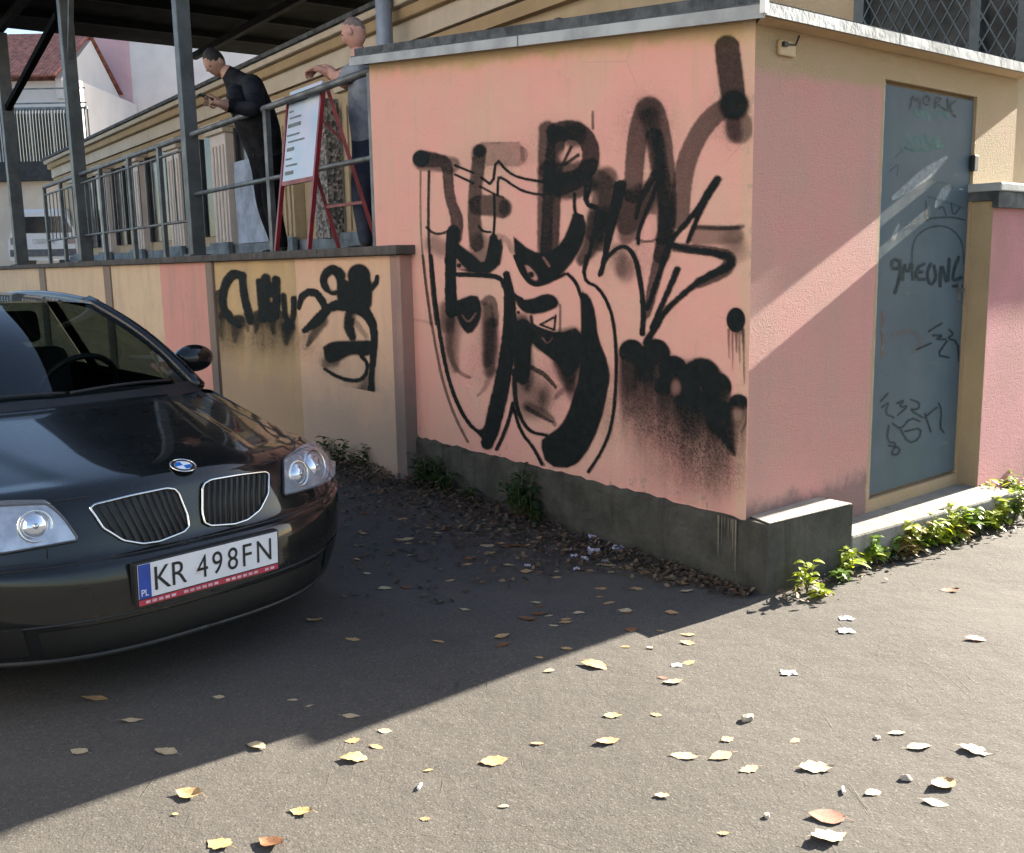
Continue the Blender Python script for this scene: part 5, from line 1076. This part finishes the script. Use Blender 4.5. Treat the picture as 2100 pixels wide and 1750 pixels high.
M_shoe = mat('black_shoe', (.012, .011, .011), .5); M_shirt = mat('grey_blue_shirt', (.25, .265, .29), .85, 0, .2, 9, 1.0, 12); M_jean = mat('dark_blue_trousers', (.03, .04, .07), .9, 0, .2, 9)
FZ = 1.467
# man 1: leans over the top rail looking at a phone
def PX(u, v, o): return lpt(u, v, o)
m1 = {'bulk': 1.32}
m1['pelvis'] = PX(547, 325, -.36); m1['waist'] = PX(538, 268, -.30); m1['chest'] = PX(503, 192, -.15); m1['neck0'] = PX(472, 152, -.05); m1['neck1'] = PX(452, 138, .03)
hd1 = PX(440, 128, .06)
side1 = LV
m1['sh_l'] = m1['chest']+LV*.17+V((0, 0, .07)); m1['sh_r'] = m1['chest']-LV*.17+V((0, 0, .07))
m1['el_l'] = PX(484, 218, .10); m1['wr_l'] = PX(452, 214, .28); m1['el_r'] = PX(525, 226, -.02); m1['wr_r'] = PX(463, 219, .20)
m1['hd_l'] = m1['hd_r'] = NL*.9+LV*.1+V((0, 0, .12)); m1['th_l'] = V((0, 0, 1)); m1['th_r'] = V((0, 0, 1))
bx_ = FL(*[(m1['pelvis']-C0).dot(LV), -.38, 0])
for s_, dt in (('l', .10), ('r', -.10)):
    m1['hip_'+s_] = m1['pelvis']+LV*dt+V((0, 0, -.06)); m1['an_'+s_] = V((bx_.x, bx_.y, FZ+.11))+LV*(dt*1.4)-NL*(.10 if s_ == 'l' else .02); m1['kn_'+s_] = m1['hip_'+s_].lerp(m1['an_'+s_], .5)+NL*.05; m1['toe_'+s_] = m1['an_'+s_]+NL*.17+V((0, 0, -.075))
def pk1(c_, bi):
    ia, ib, t_ = bi; h_ = c_.z-FZ
    if ib >= 5 and any((c_-m1[q]).length < .20 and (c_-m1[q]).dot(m1['hd_l']) > .0 for q in ('wr_l', 'wr_r')): return 0
    if ib == 4 and t_ > .5: return 0
    if h_ < .10: return 5
    return 1 if c_.z > m1['pelvis'].z+.0 else 2
m1['pick'] = pk1
person('person', 'dark-haired man in black jacket leaning over the railing with a phone', m1, [M_skin, M_jkt, M_trs, M_dkhair, M_eye, M_shoe], hd1, NL*.85+V((0, 0, -.62))-LV*.25, .12, .35, V((bx_.x, bx_.y, FZ)))
ph = (m1['wr_l']+m1['wr_r'])/2+NL*.12+V((0, 0, .05)); Fp = lambda x, y, z: ph+LV*x+NL*y+V((0, 0, 1))*(z+.35*y)
bb = B(); bb.box(Fp, -.036, .036, -.07, .07, -.004, .004); single(bb, 'mobile_phone', mat('phone_black', (.01, .01, .012), .2), 'black mobile phone held by the man in the black jacket', 'phone', ph, bevel=.002)
# man 2: bald, stands behind the board with a hand on its top
m2 = {}
O2 = -.55
hd2 = PX(726, 68, O2); m2['neck1'] = hd2-ZV*.07-V((-.02, -.02, 0)); m2['neck0'] = m2['neck1']-ZV*.09; tb = m2['neck0']+V((.06, .05, 0))
m2['chest'] = tb-ZV*.22; m2['waist'] = tb-ZV*.48; m2['pelvis'] = tb-ZV*.66
fd2 = (NL*.6+LV*.8).normalized(); sd2 = fd2.cross(ZV)
m2['sh_l'] = m2['chest']-sd2*.18+ZV*.10; m2['sh_r'] = m2['chest']+sd2*.18+ZV*.10
bt2 = PX(640, 150, -.22)
m2['wr_r'] = PX(655, 152, -.30)+ZV*.045; m2['el_r'] = (m2['sh_r']+m2['wr_r'])/2-ZV*.10; m2['wr_l'] = PX(668, 148, -.38)+ZV*.04; m2['el_l'] = (m2['sh_l']+m2['wr_l'])/2-ZV*.10-sd2*.05
m2['hd_r'] = (PX(615, 156, -.22)-m2['wr_r']); m2['hd_l'] = (PX(628, 150, -.26)-m2['wr_l']); m2['th_l'] = m2['th_r'] = NL
bx2 = V((m2['pelvis'].x, m2['pelvis'].y, 0))
for s_, dt in (('l', -.10), ('r', .10)):
    m2['hip_'+s_] = m2['pelvis']+sd2*dt-ZV*.06; m2['an_'+s_] = bx2+sd2*dt*1.5+V((0, 0, FZ+.11)); m2['kn_'+s_] = m2['hip_'+s_].lerp(m2['an_'+s_], .5)+fd2*.04; m2['toe_'+s_] = m2['an_'+s_]+fd2*.17-ZV*.075
def pk2(c_, bi):
    ia, ib, t_ = bi; h_ = c_.z-FZ
    for q, e_ in (('wr_l', 'el_l'), ('wr_r', 'el_r')):
        if (c_-m2[q]).length < .20 or (c_-(m2[q]+m2[e_])/2).length < .13: return 0
    if ib == 4 or (ib == 3 and t_ > .7): return 0
    if h_ < .10: return 5
    return 1 if c_.z > m2['pelvis'].z else 2
m2['pick'] = pk2
person('person', 'bald man in grey blue shirt resting a hand on the red sandwich board', m2, [M_skin2, M_shirt, M_jean, M_stub, M_eye, M_shoe], hd2, LV*.75+NL*.55-V((0, 0, .22)), .45, .35, V((bx2.x, bx2.y, FZ)))
# ------------------------------------------------------------------ sandwich board
sbd = thing('sandwich_board', 'red framed A-shaped menu board standing at the terrace railing', 'sandwich board', FL(5.1, -.2, 1.513), YL)
def so_(z): return .05-.19*(z-1.52)/1.25
bl_, br_ = ltz(567, 512, .05)[0], ltz(634, 512, .05)[0]
FB = lambda t, n, z: FL(t, so_(z)+n, z)
zt_ = 2.70; zl_ = 2.03
for t in (bl_, br_):
    bb = B(); bb.bar(FB(t, 0, 1.515), FB(t, 0, zt_), .032, .028, LV); bb.build('front_stile', M_red, sbd)
for z in (zt_-.015, zl_):
    bb = B(); bb.bar(FB(bl_-.016, 0, z), FB(br_+.016, 0, z), .028, .032); bb.build('cross_bar', M_red, sbd)
ta, tb_ = min(bl_, br_)+.018, max(bl_, br_)-.018
bb = B(); bb.add([FB(ta, .008, zl_+.015), FB(tb_, .008, zl_+.015), FB(tb_, .008, zt_+.03), FB(ta, .008, zt_+.03), FB(ta, -.004, zl_+.015), FB(tb_, -.004, zl_+.015), FB(tb_, -.004, zt_+.03), FB(ta, -.004, zt_+.03)], [(0, 1, 2, 3), (7, 6, 5, 4), (0, 4, 5, 1), (3, 2, 6, 7), (0, 3, 7, 4), (1, 5, 6, 2)])
k = NT('menu_print'); n1 = k.ramp(k.noise(2.2, 3), .35, .65); c = k.mix(n1, (.40, .50, .60), (.52, .52, .62)); n2 = k.ramp(k.noise(3.1, 3), .55, .7); c = k.mix(k.math('MULTIPLY', n2, .5), c, (.60, .42, .42)); n3 = k.ramp(k.noise(2.7, 2, .5, k.mapping((1, 1, 2.2))), .55, .7); c = k.mix(k.math('MULTIPLY', n3, .5), c, (.55, .68, .62))
pn = bb.build('menu_panel', k.fin(c, .35), sbd)
M_txt = mat('menu_text_grey', (.12, .15, .15), .6)
zz = 2.66
for i in range(11):
    w0 = random.uniform(.02, .05); w1 = random.uniform(.10, .40); h_ = .014 if i % 3 else .028
    bb = B(); bb.box(lambda t, n, z: FB(tb_-t, .0095+n, z), w0, min(tb_-ta-.03, w1), 0, .0006, zz-h_, zz); bb.build('print_line', M_txt, pn); zz -= .05+(.03 if i % 3 == 0 else 0)
fb1, fb2 = PX(690, 503, -.42), PX(769, 492, -.42)
tpA = FB(br_, -.03, zt_-.02); tpB = FB(bl_, -.03, zt_-.02)
f1 = FL((fb2-C0).dot(LV), -.46, 1.47); f2 = FL((fb1-C0).dot(LV), -.46, 1.47)
for a_, c_ in ((tpA, f1), (tpB, f2)):
    bb = B(); bb.bar(a_, c_, .03, .028); bb.build('rear_leg', M_red, sbd)
bb = B(); bb.bar(tpA.lerp(f1, .68), tpB.lerp(f2, .68), .022, .022); bb.build('cross_bar', M_red, sbd)
bb = B(); bb.bar(FB(br_, -.01, 2.45), tpA.lerp(f1, .33), .012, .012); bb.build('stay', M_red, sbd)
# ------------------------------------------------------------------ fallen leaves
def leaf_mesh(seed, curl, fold):
    r_ = random.Random(seed); n = 9; P_ = []
    wmax = r_.uniform(.30, .44); sk = r_.uniform(-.1, .1); lob = r_.uniform(0, .25)
    for i in range(n+1):
        u_ = i/n; x = (u_-.5); wv = wmax*(math.sin(math.pi*min(1, u_*1.02+.0))**.75)*(1-.35*u_)*(1+lob*math.sin(u_*21)) if 0 < i < n else .006
        row = []
        for j in range(-3, 4):
            v_ = j/3; y = v_*wv+sk*math.sin(u_*3)*.3; z = curl*((u_-.5)**2*1.2)+fold*abs(v_)*wv+.05*math.sin(u_*9+j*1.7+seed)*abs(v_)+.02
            row.append(V((x, y, z)))
        P_.append(row)
    b2 = B(); b2.grid(P_); b2.tube([V((-.5, 0, P_[0][3].z)), V((-.62, .03, .03+P_[0][3].z*.5)), V((-.75, .05, .02))], [.012, .009, .007], 5)
    mz = min(q.z for q in b2.v); me = bpy.data.meshes.new('leaf'); me.from_pydata([(q.x, q.y, q.z-mz) for q in b2.v], [], b2.f); me.polygons.foreach_set('use_smooth', [True]*len(me.polygons)); return me
def leaf_mat(name, c1, c2, c3):
    k = NT(name); f = k.ramp(k.noise(7, 5, .7), .35, .65); c = k.mix(f, c1, c2); sp2 = k.ramp(k.noise(22, 3), .62, .72); c = k.mix(k.math('MULTIPLY', sp2, .6), c, c3)
    k.bump(k.noise(30, 4), .4, .02); k.fin(c, .6, spec=.35); return k.m
LM = {'yellow': leaf_mat('leaf_yellow', (.46, .35, .15), (.38, .27, .12), (.22, .11, .03)), 'tan': leaf_mat('leaf_tan', (.46, .31, .15), (.36, .22, .10), (.15, .07, .03)), 'pale': leaf_mat('leaf_pale', (.48, .40, .27), (.40, .31, .18), (.20, .11, .05)), 'brown': leaf_mat('leaf_brown', (.20, .09, .035), (.13, .055, .025), (.05, .02, .01)), 'red': leaf_mat('leaf_russet', (.30, .085, .035), (.20, .06, .03), (.08, .02, .01))}
LME = {}
for nm in LM:
    for v_ in range(5):
        me = leaf_mesh(v_*7+hash(nm) % 1 + len(nm), [.15, .9, .35, 1.3, -.5][v_], [.25, .5, .1, .8, .35][v_]); me.materials.append(LM[nm]); LME[nm, v_] = me
LEAVES = []
def z8(L_): return [(1050+x*.5, 1160.5+y*.5, w_*.5, c_, v_) for x, y, w_, c_, v_ in L_]
def z7(L_): return [(x*.5, 1160.5+y*.5, w_*.5, c_, v_) for x, y, w_, c_, v_ in L_]
LEAVES += z8([(335, 405, 130, 'tan', 4), (415, 612, 80, 'yellow', 2), (395, 720, 105, 'tan', 1), (705, 780, 120, 'pale', 2), (855, 780, 112, 'tan', 0), (665, 470, 90, 'pale', 1), (1575, 675, 80, 'pale', 0), (1670, 735, 105, 'pale', 4), (1910, 750, 125, 'pale', 1), (1250, 830, 140, 'pale', 3), (1765, 895, 120, 'tan', 3), (1740, 970, 95, 'pale', 2), (1480, 930, 80, 'pale', 0), (1290, 1035, 140, 'red', 3), (1300, 1120, 155, 'pale', 1), (1795, 100, 75, 'brown', 1), (1900, 305, 85, 'red', 4), (970, 835, 90, 'tan', 2), (885, 710, 60, 'tan', 2), (105, 725, 55, 'tan', 0), (150, 430, 55, 'pale', 4), (865, 1100, 50, 'tan', 2), (620, 945, 70, 'pale', 3), (1160, 712, 50, 'tan', 0), (590, 608, 50, 'tan', 2), (620, 452, 45, 'red', 0)])
LEAVES += z7([(1450, 785, 120, 'yellow', 4), (1545, 735, 65, 'tan', 0), (1235, 1005, 100, 'yellow', 1), (900, 1140, 120, 'yellow', 2), (1110, 1140, 120, 'brown', 3), (775, 940, 110, 'tan', 3), (2030, 795, 120, 'tan', 1), (1755, 830, 45, 'tan', 0), (1745, 1030, 50, 'tan', 2), (2065, 980, 50, 'pale', 4), (720, 1020, 25, 'yellow', 0)])
NSUN = len(LEAVES)
LEAVES += z7([(1440, 610, 80, 'pale', 2), (1445, 710, 62, 'tan', 2), (1050, 740, 105, 'pale', 4), (545, 640, 85, 'pale', 2), (680, 765, 100, 'pale', 0), (325, 765, 80, 'pale', 2), (390, 550, 110, 'tan', 0), (1580, 670, 60, 'pale', 0), (1290, 225, 75, 'tan', 3), (1445, 300, 62, 'tan', 2), (1800, 310, 55, 'tan', 0), (2060, 290, 70, 'tan', 3), (2060, 325, 62, 'brown', 1), (1270, 570, 40, 'pale', 2), (900, 540, 55, 'pale', 0), (1200, 547, 45, 'pale', 0)])
LEAVES += z8([(515, 85, 72, 'tan', 2), (185, 40, 40, 'tan', 0), (100, 145, 50, 'pale', 0), (400, 142, 55, 'tan', 0), (60, 215, 80, 'brown', 3), (150, 200, 40, 'pale', 0), (170, 240, 45, 'pale', 2), (225, 335, 50, 'tan', 0), (115, 375, 40, 'tan', 2)])
for i in range(62):        # thinly scattered ones in the shade towards the wall
    u_ = random.uniform(730, 1420); q = random.random(); v_ = 1040+(u_-730)*.22+q*q*170
    LEAVES.append((u_, v_, random.uniform(16, 34), random.choice(['tan', 'pale', 'brown', 'tan']), random.randrange(5)))
COLN = {'yellow': 'yellow', 'tan': 'tan', 'pale': 'bleached pale', 'brown': 'dark brown', 'red': 'russet'}
SHP = ['gently cupped', 'arched', 'nearly flat', 'tightly curled', 'humped']
for i, (u_, v_, wpx, c_, k_) in enumerate(LEAVES):
    p = gpt(u_, v_); dist = (p-EYE).length; size = wpx/FPX*dist*.95; me = LME[c_, k_]
    o = bpy.data.objects.new('fallen_leaf', me); COL.objects.link(o); o.location = (p.x, p.y, gz(p.x, p.y)+.002); rz = random.uniform(-.5, .5)+(math.pi if random.random() < .5 else 0)
    o.rotation_euler = (random.uniform(-.12, .12), random.uniform(-.12, .12), rz); sc = max(.018, min(.12, size)); o.scale = (sc, sc*random.uniform(.8, 1.1), sc*random.uniform(.18, .36))
    sun_ = i < NSUN
    q = V((p.x, p.y, 0))-C0; out_ = q.dot(NR); szn = 'small ' if sc < .035 else ('large ' if sc > .065 else '')
    if sun_: where = 'touching the shadow edge' if out_ < .32 else ('near the weeds' if q.dot(RV) > -.3 else ('a step from the shadow edge' if out_ < .75 else 'far out on open asphalt'))
    else:
        dc = tocar(V((p.x, p.y, 0))); ol = q.dot(NL); where = 'in front of the black car' if (dc.x > -.3 and dc.x < 1.3 and abs(dc.y) < 1.1) else ('near the plinth' if ol < .5 else ('beside the tissue litter' if ol < .95 else 'out towards the shadow edge'))
    tag(o, f'{szn}{SHP[k_]} {COLN[c_]} leaf on {"sunlit" if sun_ else "shaded"} asphalt {where}', 'leaf', 'fallen leaves on the sunlit asphalt' if sun_ else 'fallen leaves on the shaded asphalt')
    MW[o.name] = Matrix.Identity(4)
# ------------------------------------------------------------------ small rubbish: pebbles, butts, scraps
M_white = mat('white_scrap', (.72, .72, .70), .7, 0, .08, 20); M_stone = mat('pale_stone', (.40, .35, .29), .9, 0, .2, 25, .5, 60)
def pebble(u_, v_, wpx, m_, lab, nm='pebble', cat='stone', grp='pale pebbles on the asphalt', flat=.6):
    p = gpt(u_, v_); s_ = wpx/FPX*(p-EYE).length; b2 = B(); r_ = random.Random(int(u_*7+v_)); b2.ell(V((0, 0, 0)), s_*.5, s_*.38, s_*.4*flat, 6, 4)
    b2.v = [q*(1+r_.uniform(-.25, .2)) for q in b2.v]; o = single(b2, nm, m_, lab, cat, V((0, 0, 0)), grp); o.location = (p.x, p.y, gz(p.x, p.y)+s_*.20*flat); o.rotation_euler = (0, 0, r_.uniform(0, 6))
for x, y, w_ in ((965, 625, 66), (1615, 870, 52), (1500, 697, 34), (1045, 1030, 36)): pebble(1050+x*.5, 1160.5+y*.5, w_*.5, M_stone, 'pale angular pebble on the sunlit asphalt')
def scrap(u_, v_, wpx, lab, grp, z0=0.0, m_=None, crumple=.35):
    p = gpt(u_, v_, z0); s_ = wpx/FPX*(p-EYE).length; r_ = random.Random(int(u_*13+v_*3)); n = 5
    P_ = [[V(((i/n-.5)*s_+r_.uniform(-.1, .1)*s_, (j/n-.5)*s_*.8+r_.uniform(-.1, .1)*s_, z0+.004+r_.random()*crumple*s_)) for j in range(n+1)] for i in range(n+1)]
    zm = min(q.z for r2 in P_ for q in r2); P_ = [[V((q.x, q.y, q.z-zm)) for q in r2] for r2 in P_]
    b2 = B(); b2.grid(P_); o = single(b2, 'paper_scrap', m_ or M_white, lab, 'paper', V((0, 0, 0)), grp); o.location = (p.x, p.y, gz(p.x, p.y)+.001); return o
for x, y, w_ in ((1135, 428, 58), (675, 398, 38)): scrap(1050+x*.5, 1160.5+y*.5, w_*.5, 'small white paper scrap on the sunlit asphalt', 'paper scraps on the sunlit asphalt', crumple=.12)
for u_, v_, w_ in ((1735, 1268, 24), (1735, 1293, 26)): scrap(u_, v_, w_, 'tiny white flake lying before the weeds on sunlit asphalt', 'white flakes before the weeds', crumple=.15)
M_lav = mat('lavender_scrap', (.36, .36, .46), .7, 0, .12, 15)
for u_, v_, w_ in ((1218, 1108, 24), (1235, 1112, 16), (1217, 1135, 26), (1200, 1145, 15), (1268, 1130, 24), (1178, 1140, 13), (1182, 1165, 12), (1165, 1128, 12), (1240, 1150, 14), (1082, 1160, 12)): scrap(u_, v_, w_, 'crumpled lavender tissue in the brown litter below the graffiti wall', 'crumpled tissues below the graffiti wall', 0, M_lav, .6)
for x, y in ((1360, 935), (1715-2100, 910)):
    p = gpt(1050+x*.5, 1160.5+y*.5); b2 = B(); b2.tube([V((0, 0, .005)), V((.006, .026, .005))], .0042, 8); o = single(b2, 'cigarette_butt', M_white, 'white cigarette butt on the sunlit asphalt', 'cigarette butt', V((0, 0, 0)), 'cigarette butts on the asphalt'); o.location = (p.x, p.y, gz(p.x, p.y))
bag = scrap(2040, 1052, 60, 'crumpled white plastic bag among the kerb weeds', None, 0, M_white, .8); bag.name = 'plastic_bag'; bag['category'] = 'bag'
# ------------------------------------------------------------------ leaf litter banked against the walls (nobody could count it)
lv, lf, lc_ = [], [], []
def litter(n, gen, size, cols):
    for _ in range(n):
        p, zup = gen(); s_ = random.uniform(*size); a_ = random.uniform(0, 6.283); tx, ty = random.uniform(-.7, .7), random.uniform(-.7, .7)
        ex = V((math.cos(a_), math.sin(a_), tx)).normalized(); ey = V((-math.sin(a_), math.cos(a_), ty)).normalized(); o = len(lv); c_ = p+ZV*(zup+s_*.35)
        pts = [c_-ex*s_, c_-ex*s_*.3+ey*s_*.5, c_+ex*s_*.5+ey*s_*.4+ZV*s_*.2, c_+ex*s_, c_+ex*s_*.4-ey*s_*.45+ZV*s_*.15, c_-ex*s_*.4-ey*s_*.5]
        pts = [V((q.x, q.y, max(q.z, .003))) for q in pts]; lv.extend(pts); lf.append(tuple(range(o, o+6))); cc = random.choice(cols); f_ = random.uniform(.6, 1.2); lc_.append(tuple(x*f_ for x in cc))
BR = [(.085, .05, .025), (.06, .035, .02), (.12, .075, .04), (.04, .028, .02), (.15, .105, .06), (.06, .042, .03)]
def bank():
    t_ = random.uniform(-.1, 4.6); o_ = .02+abs(random.gauss(0, .22))*(1.0 if t_ > .9 else .25+.8*max(0, t_)); w_ = .15+.85*min(1, max(0, t_-.3)/1.4); return FL(t_, o_+(OW if t_ > 2.75 else .02), 0), max(0, .07-.22*o_)*w_*random.random()
litter(4000, bank, (.006, .021), BR)
def bank2():
    t_ = random.uniform(.6, 4.4); return FL(t_, abs(random.gauss(0, .6))+.05, 0), 0
litter(1700, bank2, (.008, .022), BR)
def kerbl():
    r_ = random.uniform(-.05, 2.7); e_ = .18+.10*(r_-.53) if r_ > .53 else .18; wmx = .13 if r_ < 1.9 else .06
    if r_ > 1.9: e_ = .14
    return FR(r_, e_+abs(random.gauss(0, 1))*wmx*.5, 0), random.random()*.02
litter(420, kerbl, (.007, .018), BR+[(.30, .22, .14), (.4, .36, .3)])
me = bpy.data.meshes.new('leaf_litter'); me.from_pydata(lv, [], lf); ca = me.color_attributes.new('col', 'FLOAT_COLOR', 'CORNER')
ca.data.foreach_set('color', np.repeat(np.array([(*c_, 1) for c_ in lc_], np.float32), 6, axis=0).ravel()); me.materials.append(attr_mat('litter_leaf', .8))
o = bpy.data.objects.new('leaf_litter', me); COL.objects.link(o); tag(o, 'brown leaf litter banked along the foot of the walls', 'leaf litter', None, 'stuff')
# ------------------------------------------------------------------ weeds
def weed_mat(nm, c1, c2):
    k = NT(nm); f = k.ramp(k.noise(18, 3), .3, .7); k.fin(k.mix(f, c1, c2), .5, spec=.4); k.b.inputs['Subsurface Weight'].default_value = 0
    tl = k.n('ShaderNodeBsdfTranslucent'); tl.inputs[0].default_value = (c1[0]*1.6, c1[1]*1.5, c1[2]*.7, 1); mx = k.n('ShaderNodeMixShader'); mx.inputs[0].default_value = .45; k.l(k.b.outputs[0], mx.inputs[1]); k.l(tl.outputs[0], mx.inputs[2]); k.l(mx.outputs[0], k.out.inputs[0]); return k.m
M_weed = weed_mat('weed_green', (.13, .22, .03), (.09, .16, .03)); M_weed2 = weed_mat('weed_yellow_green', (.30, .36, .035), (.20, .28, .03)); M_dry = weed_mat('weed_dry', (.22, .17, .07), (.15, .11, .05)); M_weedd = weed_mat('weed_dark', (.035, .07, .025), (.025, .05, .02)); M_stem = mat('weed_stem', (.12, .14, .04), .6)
def leafblade(b2, base, d_, ln, wd, droop):
    d_ = d_.normalized(); s_ = d_.cross(ZV); s_ = s_.normalized() if s_.length > 1e-4 else V((1, 0, 0)); P_ = []
    for i in range(6):
        u_ = i/5; c_ = base+d_*ln*u_-ZV*droop*ln*u_*u_; w_ = wd*math.sin(math.pi*min(.97, .12+u_*.85)); P_.append([c_-s_*w_+ZV*w_*.35, c_, c_+s_*w_+ZV*w_*.35])
    b2.grid(P_)
def weed(p, h_, n, kind, label, grp, m_):
    root = thing('weed', label, 'weed', p, 0, grp); r_ = random.Random(int(p.x*9999+p.y*777))
    b2 = B(); b3 = B()
    for i in range(n):
        a_ = r_.uniform(0, 6.28); le = r_.uniform(.1, .55); hh = h_*r_.uniform(.55, 1.0); tip = V((math.cos(a_)*le*hh, math.sin(a_)*le*hh, hh*(1-.25*le))); b2.tube([p, p+tip*.5+ZV*hh*.06, p+tip], [.0028, .0022, .0012], 5)
        m_n = 3+int(hh*28)
        for j in range(m_n):
            q = .25+.75*j/max(1, m_n-1); a2 = a_+j*2.4+r_.uniform(-.4, .4); b_ = p+tip*q+ZV*.06*hh*math.sin(q*3.1); dd = V((math.cos(a2), math.sin(a2), r_.uniform(.1, .8)))
            if kind == 'broad': sz_ = r_.choice([.7, 1.0, 1.0, 1.5]); leafblade(b3, b_, dd, r_.uniform(.03, .065)*sz_*(1.2-q*.4), r_.uniform(.010, .019)*sz_, r_.uniform(.1, .7))
            else: leafblade(b3, b_, dd, r_.uniform(.04, .085), r_.uniform(.003, .006), r_.uniform(.2, .7))
    b2.build('stem', M_stem, root, True); tag(b3.build('foliage', m_, root, True), None, None, None, 'stuff')
KW = [((1655, 1215), .16, 4, 'broad', M_weed2, 'yellow green seedling sprouting at the plinth corner'), ((1612, 1205), .14, 2, 'grass', M_weed2, 'thin grassy shoot beside the plinth corner'), ((1700, 1160), .13, 2, 'grass', M_weed, 'single slender green shoot against the plinth block'), ((1748, 1175), .13, 5, 'broad', M_weed2, None), ((1770, 1150), .15, 5, 'broad', M_weed, None), ((1800, 1130), .10, 4, 'broad', M_weed, None),
      ((1850, 1110), .13, 6, 'broad', M_weed2, None), ((1868, 1090), .20, 8, 'broad', M_weed2, None), ((1890, 1085), .17, 6, 'broad', M_weed, None), ((1905, 1100), .12, 6, 'broad', M_weed2, None), ((1925, 1080), .16, 6, 'broad', M_weed, None), ((1945, 1075), .13, 6, 'broad', M_weed2, None), ((1965, 1060), .17, 7, 'broad', M_weed2, None), ((1990, 1055), .19, 7, 'broad', M_weed, None), ((2010, 1045), .13, 5, 'broad', M_weed2, None), ((2035, 1030), .20, 6, 'broad', M_weed2, None), ((2062, 1015), .14, 6, 'broad', M_weed, None), ((2085, 1005), .16, 6, 'broad', M_weed, None), ((2098, 985), .25, 8, 'broad', M_weedd, None), ((1830, 1118), .09, 4, 'broad', M_weed, None), ((1720, 1190), .07, 4, 'broad', M_weed, None), ((1680, 1225), .05, 4, 'broad', M_weed2, None)]
for i in range(30):
    q = random.random()**.7; u_ = 1745+q*355; big = 1.0 if u_ > 1845 else .6
    KW.append(((u_, 1168-(u_-1745)*.47+random.uniform(-4, 34)*big), random.choice([.06, .09, .12, .17, .21])*big*random.uniform(.85, 1.1), random.randint(3, 9), 'broad' if i % 5 else 'grass', [M_weed2, M_weed2, M_weed, M_weedd, M_weed2, M_dry][i % 6], None))
for (u_, v_), h_, n, kd_, m_, lab in KW:
    p = gpt(u_, v_); q = p-C0; r__, o__ = q.dot(RV), q.dot(NR); lim = .185 if r__ < .54 else (.19+.10*(r__-.545) if r__ < 1.95 else .15); o__ = max(o__, lim); p = FR(r__, o__, 0)
    hs = 'low' if h_ < .11 else ('tall' if h_ > .165 else 'medium high'); cs_ = 'yellow green' if m_ is M_weed2 else ('dark green' if m_ is M_weedd else ('dry straw coloured' if m_ is M_dry else 'mid green')); ks = 'leafy' if kd_ == 'broad' else 'grassy'
    where = 'beside the plinth block' if r__ < .54 else ('at the kerb near the plinth block' if r__ < 1.2 else ('at the kerb near the boundary wall' if r__ < 1.9 else 'at the foot of the pink boundary wall'))
    weed(p, h_, n, kd_, lab or f'{hs} {cs_} {ks} weed {where}', None if lab else 'weeds along the kerb below the door', m_)
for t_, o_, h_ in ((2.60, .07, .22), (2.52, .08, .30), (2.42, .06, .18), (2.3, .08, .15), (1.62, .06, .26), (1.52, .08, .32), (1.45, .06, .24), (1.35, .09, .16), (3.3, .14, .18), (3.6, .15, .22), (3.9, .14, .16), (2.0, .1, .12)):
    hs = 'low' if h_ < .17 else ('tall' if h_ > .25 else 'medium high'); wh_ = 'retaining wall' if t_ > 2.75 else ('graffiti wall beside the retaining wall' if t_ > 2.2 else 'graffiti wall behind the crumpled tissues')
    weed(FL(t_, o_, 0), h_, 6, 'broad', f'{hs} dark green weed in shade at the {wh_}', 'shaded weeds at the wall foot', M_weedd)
